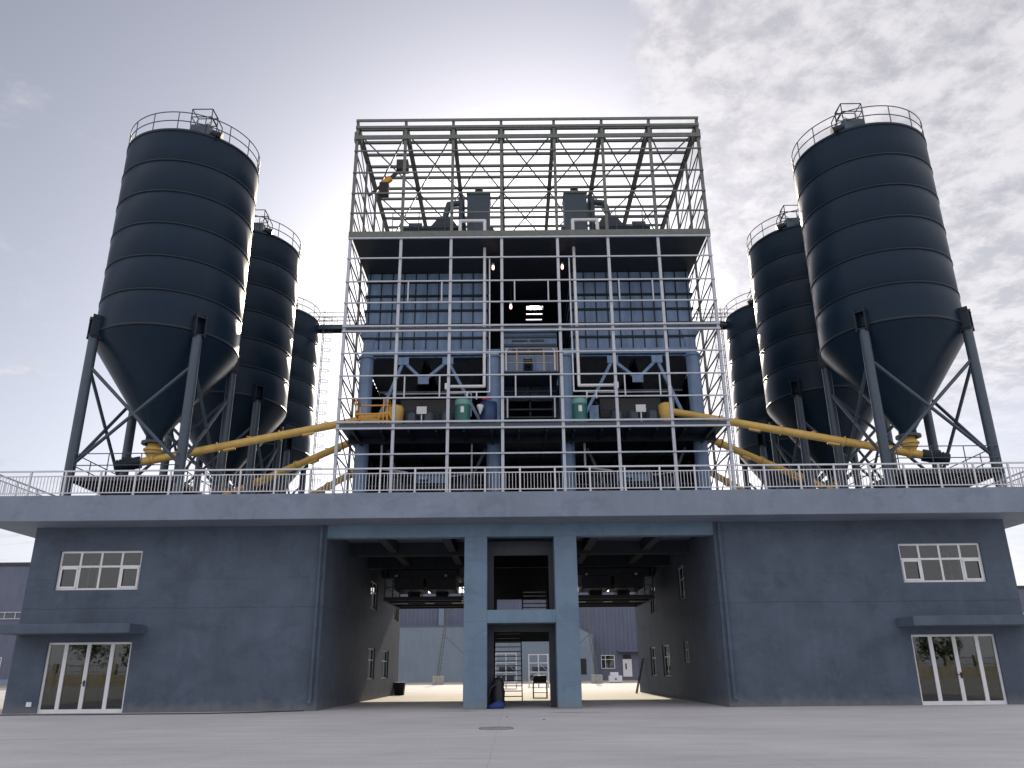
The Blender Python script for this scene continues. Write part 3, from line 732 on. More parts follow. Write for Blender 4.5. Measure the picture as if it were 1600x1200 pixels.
# round legs carrying the hoppers, ring beam and V bracing
for c in (-9.15, -2.05, 1.95, 9.1):
    for y in (8.0, 16.2):
        q = MB(); q.tube((TX+c, y, ZR), (TX+c, y, 18.1), .38, 24)
        for z in (13.3, 17.9): q.tube((TX+c, y, z), (TX+c, y, z+.1), .46, 24)
        tp('support_leg', q, M['hopper'])
for s in (-1, 1):
    tp('ring_beam', MB().box(TX+s*1.7, TX+s*9.3, 7.85, 8.2, 18.12, 18.42), M['hopper'])
    q = MB(); V = [(-8.75, 13.4), (-7.08, 17.75), (-5.94, 16.6), (-4.6, 17.75), (-2.4, 13.5)]
    for a, b in zip(V[:-1], V[1:]): q.beam((TX-s*a[0], 8.0, a[1]), (TX-s*b[0], 8.0, b[1]), .2, .16)
    for a in (V[1], V[2], V[3]): q.box(TX-s*a[0]-.3, TX-s*a[0]+.3, 7.86, 7.9, a[1]-.22, a[1]+.22)
    tp('v_brace', q, M['hopper'])
    tp('tie_rail', MB().box(TX+s*2.4, TX+s*8.6, 8.9, 9.0, 16.2, 16.32), M['steel'])
# ------------------------------------------------------------------ things standing in the tower
def hopper(s, lab):
    t = thing('aggregate_hopper', lab, 'hopper', (TX+s*6.0, 12.5, 15.0), 'twin aggregate hoppers in the tower')
    b = MB(); b.box(-3.55, 3.55, -3.45, 3.7, 3.42, 8.8); b.build('bin', M['hopper'], t)
    r = MB()
    for z in (3.75, 4.6, 5.45, 6.35, 7.3, 8.2):
        for (x0, x1, y0, y1) in ((-3.66, 3.66, -3.56, -3.452), ): r.box(x0, x1, y0, y1, z-.06, z+.06)
        for x in (-3.6, 3.6): r.box(x-.05, x+.05, -3.44, 3.7, z-.06, z+.06)
    r.build('stiffener', M['silo_dark'], t)
    v = MB()
    for k in range(11): x = -3.4+k*.68; v.box(x-.03, x+.03, -3.50, -3.453, 3.45, 8.78)
    v.build('rib', M['silo_dark'], t)
    e = MB(); e.frustum((-s*-3.3, -3.0), .3, .5, 4.3, .55, .55, 5.1); e.box(s*3.3-.3, s*3.3+.3, -3.55, -2.4, 3.5, 4.29); e.build('side_chute', M['hopper'], t)
    for x in (-1.8, 1.8):
        c = MB(); c.frustum((x, 0), .55, .6, .6, 1.72, 3.2, 3.41); c.build('discharge_cone', M['dark'], t)
    return t
hopper(-1, 'left ribbed blue grey aggregate hopper behind the grid of girts')
hopper(1, 'right ribbed blue grey aggregate hopper behind the grid of girts')
def mixer(s, lab):
    t = thing('concrete_mixer', lab, 'mixer', (TX+s*5.6, 8.6, 13.2), 'mixers on the tower floor')
    b = MB(); b.box(-2.2, 1.9, .1, 3.4, .1, 1.0); b.lathe([(.001, -2.2), (.9, -2.2), (.9, 1.9), (.001, 1.9)], (0, 1.0, .95), 20, True, 'x'); b.build('drum', M['dark'], t)
    f = MB(); f.box(-2.6, 2.4, -.7, .0, .001, .16); f.box(-2.6, 2.4, -.9, -.72, .001, .1); f.build('base_frame', M['steel'], t)
    for x in (-.9, .0, 1.0):
        q = MB(); q.lathe([(.001, 0), (.34, 0), (.36, .08), (.36, 1.25), (.28, 1.4), (.1, 1.42), (.1, 1.5), (.001, 1.5)], (x, -.5, .17), 16); q.box(x-.18, x+.18, -.95, -.78, 1.0, 1.38); q.build('motor', M['steel'], t)
    p = MB(); p.box(-s*(-.35)-.27, -s*(-.35)+.27, -1.02, -.98, 1.36, 1.78); p.box(-s*(-.35)-.03, -s*(-.35)+.03, -.975, -.9, .2, 1.45); p.build('notice_plate', M['white'], t)
    h = MB(); h.path([(-1.3, -.8, .2), (-1.7, -.9, .3), (-2.1, -.8, .75)], .05); h.path([(1.3, -.8, .2), (1.8, -.9, .35), (2.2, -.8, .7)], .05); h.build('hose', M['black'], t)
    g_ = MB(); g_.box(-1.7, 1.7, .3, .34, 1.05, 2.6); g_.build('cover_panel', M['black'], t)
    for x0, x1, zz in ((-2.0, -.6, 2.3), (.2, 1.7, 2.1), (-1.2, .9, 1.9)):
        h = MB(); h.path([(x0+(x1-x0)*k/8, .1-.25*math.sin(math.pi*k/8), zz-.5*math.sin(math.pi*k/8)) for k in range(9)], .03, 6); h.build('hose', M['steel'], t)
    q = MB(); q.box(-2.4, -1.9, -.6, -.3, 1.1, 1.9); q.box(-2.3, -2.0, -.62, -.601, 1.4, 1.7); q.build('control_box', M['hopper'], t)
    q = MB(); q.path([(-2.5, -.3, 2.75), (2.3, -.3, 2.75), (2.3, -.3, 1.4)], .04, 6); q.build('pipe', M['galv'], t)
    return t
mixer(-1, 'dark mixer with white notice plate, on the tower floor left of the centre bay')
mixer(1, 'dark mixer with white notice plate, on the tower floor right of the centre bay')
def under_mixer(s, lab):
    t = thing('mixer_body', lab, 'mixer', (TX+s*5.4, 11, 10.0), 'mixer bodies below the tower floor')
    b = MB(); b.lathe([(.001, -2.4), (1.3, -2.4), (1.35, -2.2), (1.35, 2.2), (1.3, 2.4), (.001, 2.4)], (0, 0, 1.0), 24, True, 'x'); b.build('drum', M['silo_dark'], t)
    for x in (-2.0, 2.0): MB().box(x-.15, x+.15, -1.4, 1.4, -1.74, 1.5).build('stand', M['steel'], t)
    c = MB(); c.frustum((0, 0), .5, .5, -1.6, 1.5, 1.0, -.1); c.build('outlet', M['dark'], t)
    return t
under_mixer(-1, 'dark drum shaped mixer body in the bottom storey of the tower, left of centre')
under_mixer(1, 'dark drum shaped mixer body in the bottom storey of the tower, right of centre')
def green_tank(x, lab):
    t = thing('green_tank', lab, 'tank', (x, 6.2, 13.2), 'green tanks on the tower floor')
    MB().tube((0, 0, 0), (0, 0, 1.66), .4, 28).build('body', M['green'], t)
    MB().lathe([(.4, 1.661), (.38, 1.7), (.001, 1.74)], (0, 0, 0), 28).build('lid', M['green'], t)
    MB().lathe([(.407, 1.34), (.407, 1.6)], (0, 0, 0), 28).build('band', mat('pale_green_band', (.16, .36, .33), .4), t)
    MB().box(-.09, .09, -.425, -.408, .85, 1.18).build('sign_plate', M['white'], t)
    MB().lathe([(.001, 0), (.08, 0), (.1, .08), (.001, .12)], (-.1, 0, 1.74), 12).build('cap', M['dark'], t)
green_tank(-2.88, 'green upright tank with white tag beside the blue tank')
green_tank(3.25, 'green upright tank with white tag, right of the centre bay')
bt = thing('blue_tank', 'blue tank with red valve next to the green tank', 'tank', (-1.55, 6.9, 13.2))
b = MB(); b.lathe([(.16, .05), (.46, .85), (.46, 1.7), (.001, 1.76)], (0, 0, 0), 24); b.build('body', M['blue'], bt)
for a in (45, 135, 225, 315): MB().tube((.4*math.cos(R(a)), .4*math.sin(R(a)), 0), (.4*math.cos(R(a)), .4*math.sin(R(a)), .8), .035, 6).build('leg', M['steel'], bt)
v = MB(); v.lathe([(.001, 0), (.14, .02), (.17, .1), (.12, .2), (.001, .22)], (-.2, -.2, 1.78), 14); v.tube((-.02, -.2, 1.9), (.16, -.2, 1.92), .07, 8); v.build('valve', M['red'], bt)
MB().lathe([(.02, 0), (.18, .4), (.18, .5), (.001, .5)], (-.42, -.6, .9), 12).build('funnel', M['white'], bt)
# orange guard cage on the left
gc = thing('guard_cage', 'orange tube guard cage standing at the left end of the tower floor', 'cage', (-7.55, 6.2, 13.2))
c = MB(); w, dp_, h = .82, .6, 1.6
for x in (-w, w):
    for y in (-dp_, dp_): c.beam((x, y, 0), (x, y, h), .07)
for z in (h, .75):
    for y in (-dp_, dp_): c.beam((-w, y, z), (w, y, z), .07)
    for x in (-w, w): c.beam((x, -dp_, z), (x, dp_, z), .07)
c.build('frame', M['orange'], gc)
c = MB()
for x in (-.45, .4, .62): c.beam((x, -dp_-.04, 0), (x, -dp_-.04, .76 if x < .5 else h), .05)
c.beam((-w, -dp_-.04, .45), (.4, -dp_-.04, .45), .05); c.build('bars', M['orange'], gc)
MB().lathe([(.001, 0), (.33, 0), (.33, .4), (.2, .5), (.001, .5)], (0, .1, .0), 14).build('pump', M['steel'], gc)
# white service pipes
def pipe(s, lab):
    t = thing('service_pipe', lab, 'pipe', (TX+s*2.5, 6.0, 13.25), 'white service pipes in the tower')
    q = MB(); q.path([(0, 0, 10.55), (0, 0, 2.3), (s*1.95, 0, 2.3)], .085, 10); q.build('main_pipe', M['white'], t)
    q = MB(); q.path([(-s*.28, .05, 9.9), (-s*.28, .05, 2.0), (s*1.95, .05, 2.0)], .04, 8); q.path([(s*1.95, .05, 2.0), (s*1.95, .05, .6)], .035, 8)
    for x in (.4, .9): q.tube((s*x, .05, 2.0), (s*x, .05, 1.6), .04, 8)
    q.path([(0, 0, 4.2), (-s*.75, .1, 4.2)], .04, 8)
    q.build('branch_pipe', M['white'], t)
    q = MB(); q.path([(0, 0, 11.0), (0, 0, 12.3), (s*1.4, 0, 12.3), (s*1.4, 0, 11.0)], .1, 10); q.build('pipe_loop', M['white'], t)
    q = MB(); q.box(s*1.95-.12, s*1.95+.12, -.12, .14, 2.12, 2.45); q.build('valve_box', M['white'], t)
pipe(-1, 'white service pipe dropping beside the left hopper and turning left')
pipe(1, 'white service pipe dropping beside the right hopper and turning right')
# centre bay: machine housing, walkway with tan railing
cw = thing('walkway', 'short walkway with tan railing in the centre bay of the tower', 'walkway', (TX, 8, 17.0))
MB().box(-1.6, 1.55, -.4, 2.0, -.08, 0).build('deck', M['steel'], cw)
q = MB()
for z in (.5, .9, 1.35): q.tube((-1.5, -.35, z), (1.5, -.35, z), .03, 6)
for x in (-1.5, -.75, .75, 1.5): q.beam((x, -.35, 0), (x, -.35, 1.36), .07)
q.build('railing', M['tan'], cw)
for x in (-1.35, 1.35): MB().path([(x, -.45, 0), (x, -.45, 1.2), (x*.93, -.45, 1.32)], .045, 8).build('pale_pipe', M['white'], cw)
mh = thing('lift_housing', 'blue grey machine housing with dark ladder slot behind the tan railing', 'housing', (TX, 11.5, 17.0))
MB().holes_wall('x', -1.65, 1.65, 0, 3.6, -1.5, -1.3, [(-.35, .2, .0, 1.5)]).build('front_panel', M['hopper'], mh)
q = MB(); q.box(-1.65, -1.45, -1.29, 1.5, 0, 3.6); q.box(1.45, 1.65, -1.29, 1.5, 0, 3.6); q.box(-1.44, 1.44, 1.3, 1.5, 0, 3.6); q.build('side_panel', M['hopper'], mh)
q = MB()
for x in (-.28, .12): q.beam((x, -1.55, -.3), (x, -1.55, 1.7), .05)
for k in range(6): q.beam((-.28, -1.55, .1+.3*k), (.12, -1.55, .1+.3*k), .04)
q.build('ladder', M['silo_dark'], mh)
q = MB()
for z in (2.0, 2.5, 3.05): q.box(-1.6, 1.6, -1.6, -1.502, z-.07, z+.07)
for z in (2.25, 2.8):
    for x0, x1 in ((-1.0, -.1), (.05, .9)): q.box(x0, x1, -1.58, -1.503, z-.05, z+.05)
q.build('louvre', M['steel'], mh)
q = MB(); q.box(-1.66, 1.66, -1.7, -1.55, 3.3, 3.5); q.path([(-1.6, -1.75, 3.4), (-.2, -1.75, 3.45), (1.6, -1.75, 3.4)], .09); q.build('head_beam', M['hopper'], mh)
# lower part of the centre bay
cp = thing('pipe_rack', 'dark rack of horizontal pipes low in the centre bay of the tower', 'pipe rack', (TX, 9.5, 13.2))
q = MB()
for k, z in enumerate((.4, .9, 1.7, 2.2, 2.8, 3.3)): q.tube((-1.5, .1*(k % 2), z), (1.5, .1*(k % 2), z), .06, 8)
q.build('pipe', M['steel'], cp)
q = MB()
for x in (-1.45, 0, 1.45): q.beam((x, .25, 0), (x, .25, 3.6), .1)
q.build('post', M['silo_dark'], cp)
q = MB(); q.box(-1.3, -.4, -.5, .4, 0, 1.0); q.box(.45, 1.3, -.5, .4, 0, 1.0); q.build('pump_box', M['silo_dark'], cp)
for x in (-1.3, 1.35):
    q = MB(); q.tube((x, -.9, 1.4), (x, -.9, 2.6), .055, 8); q.build('pale_pipe', M['white'], cp)
    q = MB(); q.path([(x*1.1, -1.0, .5), (x*1.05, -1.0, .32), (x*.85+.0, -1.0, .25)], .05, 8); q.build('pipe_elbow', M['white'], cp)
for s, lab in ((-1, 'low service walkway with pale rails in the bottom storey of the tower, left half'), (1, 'low service walkway with pale rails in the bottom storey of the tower, right half')):
    t = thing('service_walkway', lab, 'walkway', (TX+s*5.4, 7.2, 9.9), 'service walkways in the bottom storey')
    MB().box(-3.2, 3.2, -.5, .5, -.08, 0).build('deck', M['silo_dark'], t)
    q = MB()
    for z in (.5, 1.05): q.tube((-3.2, -.48, z), (3.2, -.48, z), .025, 6)
    for k in range(6): x = -3.2+6.4*k/5; q.tube((x, -.48, 0), (x, -.48, 1.05), .025, 6)
    q.build('railing', M['steel'], t)
    for x in (-2.9, 2.9): MB().box(x-.08, x+.08, -.4, .4, -1.648, -.082).build('stand', M['steel'], t)
    q = MB(); q.box(-.9, .9, .6, 1.3, .9, 1.5); q.box(-.6, -.1, .2, .6, 1.0, 1.4); q.build('gear_box', M['hopper'], t)
    q = MB(); q.path([(-2.6, .3, 2.9), (-2.6, .3, 1.6), (-1.2, .3, 1.4)], .06); q.build('pipe', M['galv'], t)
    q = MB(); q.path([(2.2, .2, 2.9), (2.2, .2, 1.3), (1.0, .5, 1.2)], .05); q.build('pipe', M['galv'], t)
    q = MB(); q.beam((-2.4, 1.0, 2.8), (-1.2, 1.0, 0), .14); q.build('strut', M['steel'], t)
    q = MB(); q.beam((2.9, 1.0, 2.8), (1.6, 1.0, 0), .14); q.build('strut', M['steel'], t)
# equipment on the top deck
def collector(s, lab):
    t = thing('dust_collector', lab, 'dust collector', (TX+s*3.0, 9.6, 24.22), 'dust collectors on the top deck')
    MB().box(-.7, .7, -.6, .7, .0, 5.05).build('housing', M['steel'], t, bevel=.03)
    q = MB(); q.frustum((0, .05), .74, .69, 5.06, .74, .69, 5.12); q.frustum((0, .05), .55, .5, 5.13, .2, .2, 5.6); q.lathe([(.25, 5.7), (.25, 5.85), (.001, 5.95)], (0, .05, 0), 14); q.build('cap', M['galv_shaded'], t)
    q = MB(); q.box(-s*.72-.2, -s*.72+.2, -.3, .3, 2.2, 2.9); q.build('side_box', M['steel'], t)
    q = MB(); q.path([(s*1.1, .3, 5.2), (s*1.05, .3, 2.2), (s*1.4, .3, 1.7)], .2, 12); q.build('duct', M['steel'], t)
    q = MB(); q.path([(s*1.1, .3, 5.0), (s*1.9, .3, 4.9), (s*2.3, .3, 3.2), (s*2.8, .3, 2.6), (s*3.6, .3, 2.3)], .19, 12)
    q.path([(s*1.3, -.2, 2.2), (s*1.9, -.2, 3.0), (s*2.4, -.2, 2.7), (s*2.9, -.2, 2.3)], .13, 10); q.build('duct', M['steel'], t)
    return t
collector(-1, 'tall box shaped dust collector on the top deck, left of the bright gap')
collector(1, 'tall box shaped dust collector on the top deck, right of the bright gap')
def head(s, lab):
    t = thing('conveyor_head', lab, 'conveyor', (TX+s*6.0, 9.6, 24.22), 'conveyor heads on the top deck')
    q = MB(); q.box(-1.6, 1.5, -.6, .9, 0, 2.75); q.build('housing', M['silo_dark'], t, bevel=.03)
    q = MB(); q.frustum((s*-.9, .1), .9, .6, 2.76, .4, .4, 3.6); q.build('hood', M['dark'], t)
    q = MB(); q.lathe([(.001, -.4), (.3, -.4), (.3, .4), (.001, .4)], (s*.9, .0, 3.06), 14, True, 'x'); q.box(s*.9-.2, s*.9+.2, -.25, .25, 2.76, 2.9); q.build('drive_motor', M['steel'], t)
    q = MB()
    for z in (3.1, 3.6): q.tube((-2.2, -.9, z), (2.6, -.9, z), .03, 6)
    for x in (-2.2, -.6, 1., 2.6): q.tube((x, -.9, 0), (x, -.9, 3.6), .03, 6)
    q.build('railing', M['steel'], t)
head(-1, 'dark conveyor head housing on the top deck, left of the left dust collector')
head(1, 'dark conveyor head housing on the top deck, right of the right dust collector')
# hoist slung under the roof at the left
ho = thing('hoist', 'dark hoist with orange boom slung under the tower roof near its left end', 'hoist', (-6.9, 8.2, 31.0))
MB().box(-.35, .35, -.3, .3, -.55, .1).build('trolley', M['dark'], ho)
q = MB(); q.beam((-.2, 0, -.5), (-.75, 0, -1.1), .2, .16); q.build('boom', M['dark'], ho)
q = MB(); q.beam((-.7, 0, -1.05), (-1.15, 0, -1.45), .26, .3); q.build('boom_sleeve', M['orange'], ho)
q = MB(); q.beam((-1.1, 0, -1.4), (-2.0, 0, -2.3), .12, .12); q.build('jib', M['dark'], ho)
q = MB(); q.box(-1.35, -.8, -.2, .2, -2.3, -1.45); q.tube((-1.08, 0, -1.45), (-1.0, 0, -.4), .02, 6); q.build('hook_block', M['black'], ho)
# hanging bulbs, reddish glow put in for small sun glints
def lamp(x, y, z, top, lab):
    t = thing('glint_lamp', lab, 'lamp', (x, y, z), 'glints made as hanging glowing bulbs')
    MB().tube((0, 0, .24), (.02, 0, top-z), .012, 5).build('cable', M['black'], t)
    MB().lathe([(.03, .26), (.07, .22), (.07, .12)], (0, 0, 0), 12).build('socket', M['white'], t)
    MB().lathe([(.001, -.16), (.06, -.12), (.08, 0), (.06, .1), (.03, .14)], (0, 0, 0), 12).build('bulb', M['bulb'], t)
lamp(-1.3, 7.0, 23.1, 23.83, 'glint made as a small glowing bulb hanging from the upper deck, left of the centre bay')
lamp(2.65, 7.0, 23.1, 23.83, 'glint made as a small glowing bulb hanging from the upper deck, right of the centre bay')
lamp(-.31, 8.0, 21.1, 23.83, 'lowest glint made as a glowing bulb, hanging inside the centre bay of the tower')
# access bridges from the tower to the rear silos
def bridge(s, lab):
    t = thing('access_bridge', lab, 'walkway', (SCX+s*14.4, 27.0, 28.35), 'access bridges to the rear silos')
    q = MB(); x0, x1 = -3.2, 3.2
    q.box(x0, x1, -.5, .5, -.06, 0)
    for y in (-.48, .48): q.ibeam((x0, y, -.2), (x1, y, -.2), .12, .26)
    q.build('deck', M['steel'], t)
    r = MB()
    for y in (-.48, .48):
        for z in (.4, .75, 1.1): r.tube((x0, y, z), (x1, y, z), .022, 6)
        for k in range(7): x = x0+(x1-x0)*k/6; r.tube((x, y, 0), (x, y, 1.1), .022, 6)
    r.build('railing', M['steel'], t)
    p = MB()
    p.beam((-s*3.0, 0, -.2), (-s*3.0, 0, -20.1), .25); p.build('stanchion', M['steel'], t)
bridge(-1, 'narrow steel access bridge to the top of the rearmost left silo')
bridge(1, 'narrow steel access bridge to the top of the rearmost right silo')

# ------------------------------------------------------------------ rear yard
def rear_building():
    t = thing('rear_warehouse', 'long dark blue clad warehouse closing the yard behind the passages', 'building', (0, 90, 0))
    m = MB(); m.box(-38, 60, 0, 40, 0, 12.0)
    for k in range(163): x = -38+k*.6; m.box(x-.03, x+.03, -.05, -.002, 3.5, 12)
    m.build('wall', M['shed'], t)
    m = MB(); m.box(-38.3, 60.3, -.4, 40.4, 12.01, 12.5); m.build('roof', M['shed'], t)
    m = MB(); m.box(12.45, 14.45, -.12, -.02, 1.6, 1.68); m.box(12.45, 14.45, -.12, -.02, 3.4, 3.48)
    for x in (12.45, 13.05, 14.37): m.box(x, x+.08, -.118, -.022, 1.68, 3.4)
    m.box(12.53, 14.37, -.115, -.025, 2.85, 2.92); w = m.build('window', M['white'], t)
    MB().box(12.5, 14.4, -.08, -.054, 1.65, 3.45).build('pane', M['glass'], w)
    m = MB(); m.box(15.6, 16.9, -.12, -.002, .5, 2.9); d_ = m.build('door', M['white'], t)
    MB().box(15.7, 16.8, -.121, -.06, 2.95, 3.5).build('transom', M['black'], d_)
    MB().box(15.95, 16.15, -.14, -.122, 1.5, 2.3).build('door_light', M['black'], d_)
    m = MB(); m.box(14.9, 19, -1.2, -.01, 3.9, 4.1); m.build('canopy', M['shed'], t)
    m = MB(); m.box(-11.4, -10.6, -.3, -.06, 7.7, 10.9); m.build('wall_duct', M['shedlow'], t)
rear_building()
lw = thing('low_annexe', 'paler blue lean-to wall standing in front of the rear warehouse', 'building', (0, 88, 0))
m = MB(); m.box(-33, 8.5, 0, 1.9, 0, 7.6); m.add([(8.5, 0, 0), (11.2, 0, 0), (11.2, 0, 6.2), (8.5, 0, 7.6), (8.5, 1.9, 0), (11.2, 1.9, 0), (11.2, 1.9, 6.2), (8.5, 1.9, 7.6)], [(0, 1, 2, 3), (1, 5, 6, 2), (3, 2, 6, 7), (5, 4, 7, 6)])
m.build('wall', M['shedlow'], lw)
m = MB(); m.box(-33.1, 8.5, -.1, 1.95, 7.61, 7.8); m.build('coping', M['shed'], lw)
m = MB(); m.box(9.3, 10.1, -.1, -.004, .9, 3.0); m.build('doorway', M['black'], lw)
sb = thing('side_warehouse', 'tall dark warehouse beyond the left end of the building, with a strip of railings', 'building', (-78, 92, 0))
m = MB(); m.box(-40, 26, 0, 30, .9, 17.4); m.build('wall', M['shed'], sb)
m = MB(); m.box(-40.2, 26.2, -.2, 30.2, 17.41, 17.9); m.build('roof', M['dark'], sb)
m = MB(); m.box(-40.05, 26.05, -.06, 30, 0, .899); m.build('plinth', M['shedlow'], sb)
m = MB()
for z in (9.5, 10.45): m.box(-20, 12, -.3, -.22, z-.05, z+.05)
for k in range(21): x = -20+k*1.6; m.box(x-.04, x+.04, -.3, -.22, 9.55, 10.4)
m.build('walkway_rail', M['rail'], sb)
m = MB(); m.box(-3, 1.5, -.08, -.004, 2.0, 2.1); m.box(-3, 1.5, -.08, -.004, 3.9, 4.0)
for x in (-3, -1.5, 0, 1.4): m.box(x, x+.1, -.078, -.006, 2.1, 3.9)
w = m.build('window', M['white'], sb); MB().box(-2.9, 1.4, -.05, -.03, 2.1, 3.9).build('pane', M['glass'], w)
sr = thing('side_warehouse', 'low dark warehouse beyond the right end of the building', 'building', (88, 92, 0))
m = MB(); m.box(-26, 40, 0, 30, 0, 12.6); m.build('wall', M['shed'], sr)
m = MB(); m.box(-26.2, 40.2, -.2, 30.2, 12.61, 13.0); m.build('roof', M['dark'], sr)
m = MB(); m.box(-14, -8, -.06, -.004, 7.5, 9.0); w = m.build('window', M['white'], sr); MB().box(-13.8, -8.2, -.08, -.062, 7.6, 8.9).build('pane', M['glass'], w)

def stay_pole(base, dx, lab):
    t = thing('lattice_pole', lab, 'pole', base, 'leaning lattice poles in the rear yard')
    q = MB(); q.box(-.6, .6, -.6, .6, 0, .95); q.build('footing', M['concrete'], t, bevel=.03)
    q = MB(); h = 8.4
    for o in (-.12, .12): q.tube((o, 0, .95), (dx+o, 0, h), .05, 8)
    q.build('pole', M['galv_shaded'], t)
    q = MB(); k = 1.4
    while k < h: u = dx*(k-.95)/(h-.95); q.tube((u-.3, 0, k), (u+.3, 0, k), .025, 6); k += .45
    q.build('rung', M['galv_shaded'], t)
    q = MB(); u = dx*.6; s = 1 if dx > 0 else -1
    q.tube((u, 0, 5.4), (u+s*3.2, .5, 2.6), .04, 6); q.build('stay', M['galv_shaded'], t)
stay_pole((-9.0, 64, 0), .95, 'leaning lattice pole on a concrete block, seen through the left passage')
stay_pole((9.05, 62.6, 0), -.9, 'leaning lattice pole on a concrete block, seen through the right passage')
cr = thing('white_crate', 'large white crate on the rear yard beside the right lattice pole', 'crate', (11.55, 66, 0))
q = MB(); q.box(-.75, .75, -.5, .5, .06, .8); q.build('body', M['white'], cr, bevel=.03)
q = MB(); q.box(-.7, .7, -.45, .45, .0, .058); q.build('pallet', M['dark'], cr)
MB().box(-.12, .12, -.52, -.503, .35, .5).build('handle_slot', M['black'], cr)
cr2 = MB().box(-.42, .5, -.38, .38, 0, .36).build('small_crate', M['white'], bevel=.04, loc=(11.4, 66, .803)); tag(cr2, 'smaller white box lying on top of the large white crate', 'box')
ld = thing('step_ladder', 'narrow dark metal ladder frame leaning against the right passage wall', 'ladder', (7.75, 27.5, 0))
# stands just outside the passage, leaning on the corner of the wall
q = MB()
for y in (-.25, .25): q.beam((0, y-1.0, 0), (.55, y-1.0, 2.1), .06)
q.build('rail', M['dark'], ld)
q = MB()
for k in range(5): z = .3+k*.42; u = .55*z/2.1; q.beam((u, -1.25, z), (u, -.75, z), .045)
q.build('rung', M['dark'], ld)
ld.location = (7.42, 21.5, 0)
bb = thing('black_bin', 'small black bin standing against the foot of the left passage wall', 'bin', (-7.75, 21.8, 0))
q = MB(); q.frustum((0, 0), .28, .28, 0, .34, .34, .72); q.build('body', M['black'], bb)
q = MB(); q.box(-.36, .36, -.36, .36, .721, .78); q.build('lid', M['dark'], bb)
def rack(x, y, lab):
    t = thing('steel_rack', lab, 'rack', (x, y, 0), 'white steel racks in the rear yard')
    q = MB()
    for i in (-.9, 0, .9):
        for j in (-.4, .4): q.beam((i, j, 0), (i, j, 2.9), .09)
    for z in (.5, 1.3, 2.1, 2.85):
        for j in (-.4, .4): q.beam((-.9, j, z), (.9, j, z), .08)
    q.build('frame', M['white'], t)
    q = MB(); q.beam((-.9, -.45, .5), (0, -.45, 1.3), .05); q.beam((.9, -.45, 1.3), (0, -.45, 2.1), .05); q.build('brace', M['galv'], t)
    q = MB(); q.box(-.8, .7, -.35, .35, .55, 1.05); q.box(-.6, .8, -.35, .35, 1.35, 1.75); q.build('load', M['steel'], t)
rack(-1.0, 40, 'white steel rack in the sunlit rear yard, seen behind the staircase')
rack(2.0, 46, 'white steel rack in the sunlit rear yard, seen above the tool cart')
# clutter in the central bay
cm = thing('covered_machine', 'upright dark machine draped in black sheet in the central doorway', 'machine', (-.98, .95, 0))
q = MB(); q.lathe([(.27, .05), (.3, .1), (.27, .35), (.29, .6), (.24, .8), (.27, .92), (.2, 1.08), (.08, 1.16), (.001, 1.17)], (0, 0, 0), 18); q.build('sheet', M['black'], cm)
q = MB()
for x in (-.2, .2): q.tube((x, -.25, .06), (x, .25, .06), .06, 8)
q.build('skid', M['dark'], cm)
q = MB(); q.path([(-.1, -.2, .9), (-.3, -.28, .75), (-.36, -.3, .5)], .05); q.build('hose', M['black'], cm)
bag = MB(); bag.lathe([(.001, 0), (.3, .01), (.34, .08), (.28, .18), (.12, .26), (.001, .27)], (0, 0, 0), 16)
bag.v = [(v[0]*1.05+.03*math.sin(9*v[1]), v[1]*.7, v[2]*(1+.25*math.sin(7*v[0]))) for v in bag.v]
o = bag.build('blue_bag', M['cloth'], loc=(-1.05, .45, 0)); tag(o, 'crumpled blue bag on the floor in front of the covered machine', 'bag')
ct = thing('tool_cart', 'dark tool cart with a raised shelf at the far end of the central bay', 'cart', (1.15, 14.6, 0))
q = MB(); q.box(-.42, .42, -.35, .35, .75, .8); q.box(-.42, .42, -.35, .35, .25, .3); q.build('shelf', M['dark'], ct)
q = MB(); q.box(-.38, .36, -.3, .3, .801, 1.15); q.build('toolbox', M['black'], ct)
for x in (-.38, .38):
    for y in (-.3, .3): MB().box(x-.03, x+.03, y-.03, y+.03, 0, .749).build('leg', M['dark'], ct)
# things on the front yard
mc = MB(); mc.lathe([(.001, .012), (.36, .012), (.38, .0)], (0, 0, 0), 28); mc.ring((0, 0, .01), .43, .025, 28, 6)
tag(mc.build('manhole_cover', M['wet'], loc=(-.8, -11.3, .002)), 'round dark manhole cover in the concrete yard before the central bay', 'manhole cover')
cbp = [(-24, -2.0), (-21, -1.55), (-19, -1.45), (-16.5, -1.7), (-14, -1.62), (-12, -1.75), (-10.4, -1.3), (-9.2, -.6), (-8.5, -.2)]
cab = MB(); cab.path([(x, y, .022) for x, y in cbp], .02, 6)
tag(cab.build('power_cable', M['black']), 'black cable snaking over the concrete along the left wing', 'cable')
hs = MB(); hs.path([(19.4, -1.0, .05), (20.2, -1.15, .06), (21.0, -.9, .05), (21.8, -1.1, .05), (22.6, -.8, .05)], .05, 8)
tag(hs.build('hose', M['blue']), 'blue hose lying on the ground at the right corner of the building', 'hose')
for k, (x, y) in enumerate(((.55, -7.4), (-.6, -5.8))):
    p = MB(); p.add([(-.07, -.05, .005), (.06, -.04, .03), (.08, .05, .008), (-.05, .06, .025)], [(0, 1, 2, 3)]); p.add([(-.07, -.05, .004), (.06, -.04, .004), (.08, .05, .004), (-.05, .06, .004)], [(3, 2, 1, 0)])
    tag(p.build('paper_scrap', M['white'], loc=(x, y, 0)), ('white paper scrap lying in front of the right pillar of the central bay' if k == 0 else 'white paper scrap lying before the left pillar of the central bay'), 'litter')

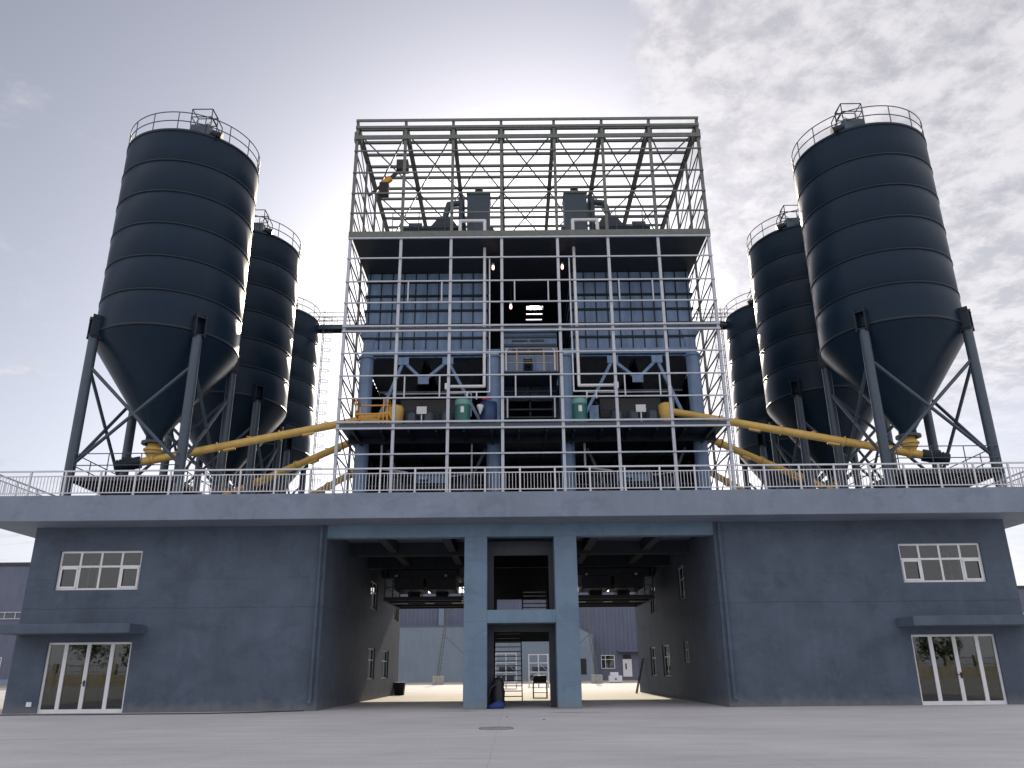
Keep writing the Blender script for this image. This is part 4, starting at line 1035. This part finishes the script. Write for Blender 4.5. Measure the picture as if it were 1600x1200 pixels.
# ------------------------------------------------------------------ across the yard behind the viewer (mirrored in the door glass)
pw = thing('perimeter_wall', 'pale boundary wall with railings across the yard, mirrored in the door glass', 'wall', (0, -80, 0))
q = MB(); q.box(-90, 90, -.2, .2, 0, 1.5)
for k in range(46): x = -90+4*k; q.box(x-.3, x+.3, -.3, .3, 0, 2.9)
q.build('masonry', M['fence'], pw)
q = MB()
for z in (1.8, 2.6): q.box(-90, 90, -.03, .03, z-.03, z+.03)
for k in range(600): x = -90+.3*k; q.box(x-.015, x+.015, -.015, .015, 1.5, 2.75)
q.build('railings', M['dark'], pw)
def tree(x, y, h, r, seed):
    rnd = random.Random(seed)
    t = thing('yard_tree', 'leafy tree beyond the boundary wall, mirrored in the door glass', 'tree', (x, y, 0), 'trees beyond the boundary wall')
    k = MB(); k.tube((0, 0, 0), (.1, 0, h*.45), .22, 10, .14)
    for i in range(7):
        a = rnd.uniform(0, 6.28); k.tube((.1, 0, h*(.3+.03*i)), (r*.6*math.cos(a), r*.6*math.sin(a), h*rnd.uniform(.55, .85)), .09, 6, .03)
    k.build('trunk', M['bark'], t)
    c = MB(); cl = [(rnd.uniform(-.7, .7)*r, rnd.uniform(-.7, .7)*r, h*rnd.uniform(.4, .9), rnd.uniform(.3, .5)*r) for _ in range(16)]
    for _ in range(1800):
        cx, cy, cz, cr_ = rnd.choice(cl)
        d = Vector((rnd.gauss(0, 1), rnd.gauss(0, 1), rnd.gauss(0, 1))).normalized()*cr_*rnd.uniform(.5, 1)
        p = Vector((cx, cy, cz))+d; a = Vector((rnd.gauss(0, 1), rnd.gauss(0, 1), rnd.gauss(0, .6))).normalized()*.2; b = a.cross(Vector((rnd.gauss(0, 1), rnd.gauss(0, 1), 1))).normalized()*.13
        c.add([p-a, p+b, p+a, p-b], [(0, 1, 2, 3)])
    c.build('crown', M['leaf'], t)
    return t
base = [tree(0, 0, 9, 3.4, 3), tree(0, 0, 7.5, 3.2, 8)]
for i in range(14):
    o = base[i % 2] if i < 2 else copy_tree(base[i % 2])
    o.location = (-62+i*9.5+random.uniform(-2, 2), -88+random.uniform(-3, 3), 0); o.rotation_euler.z = random.uniform(0, 6.28)
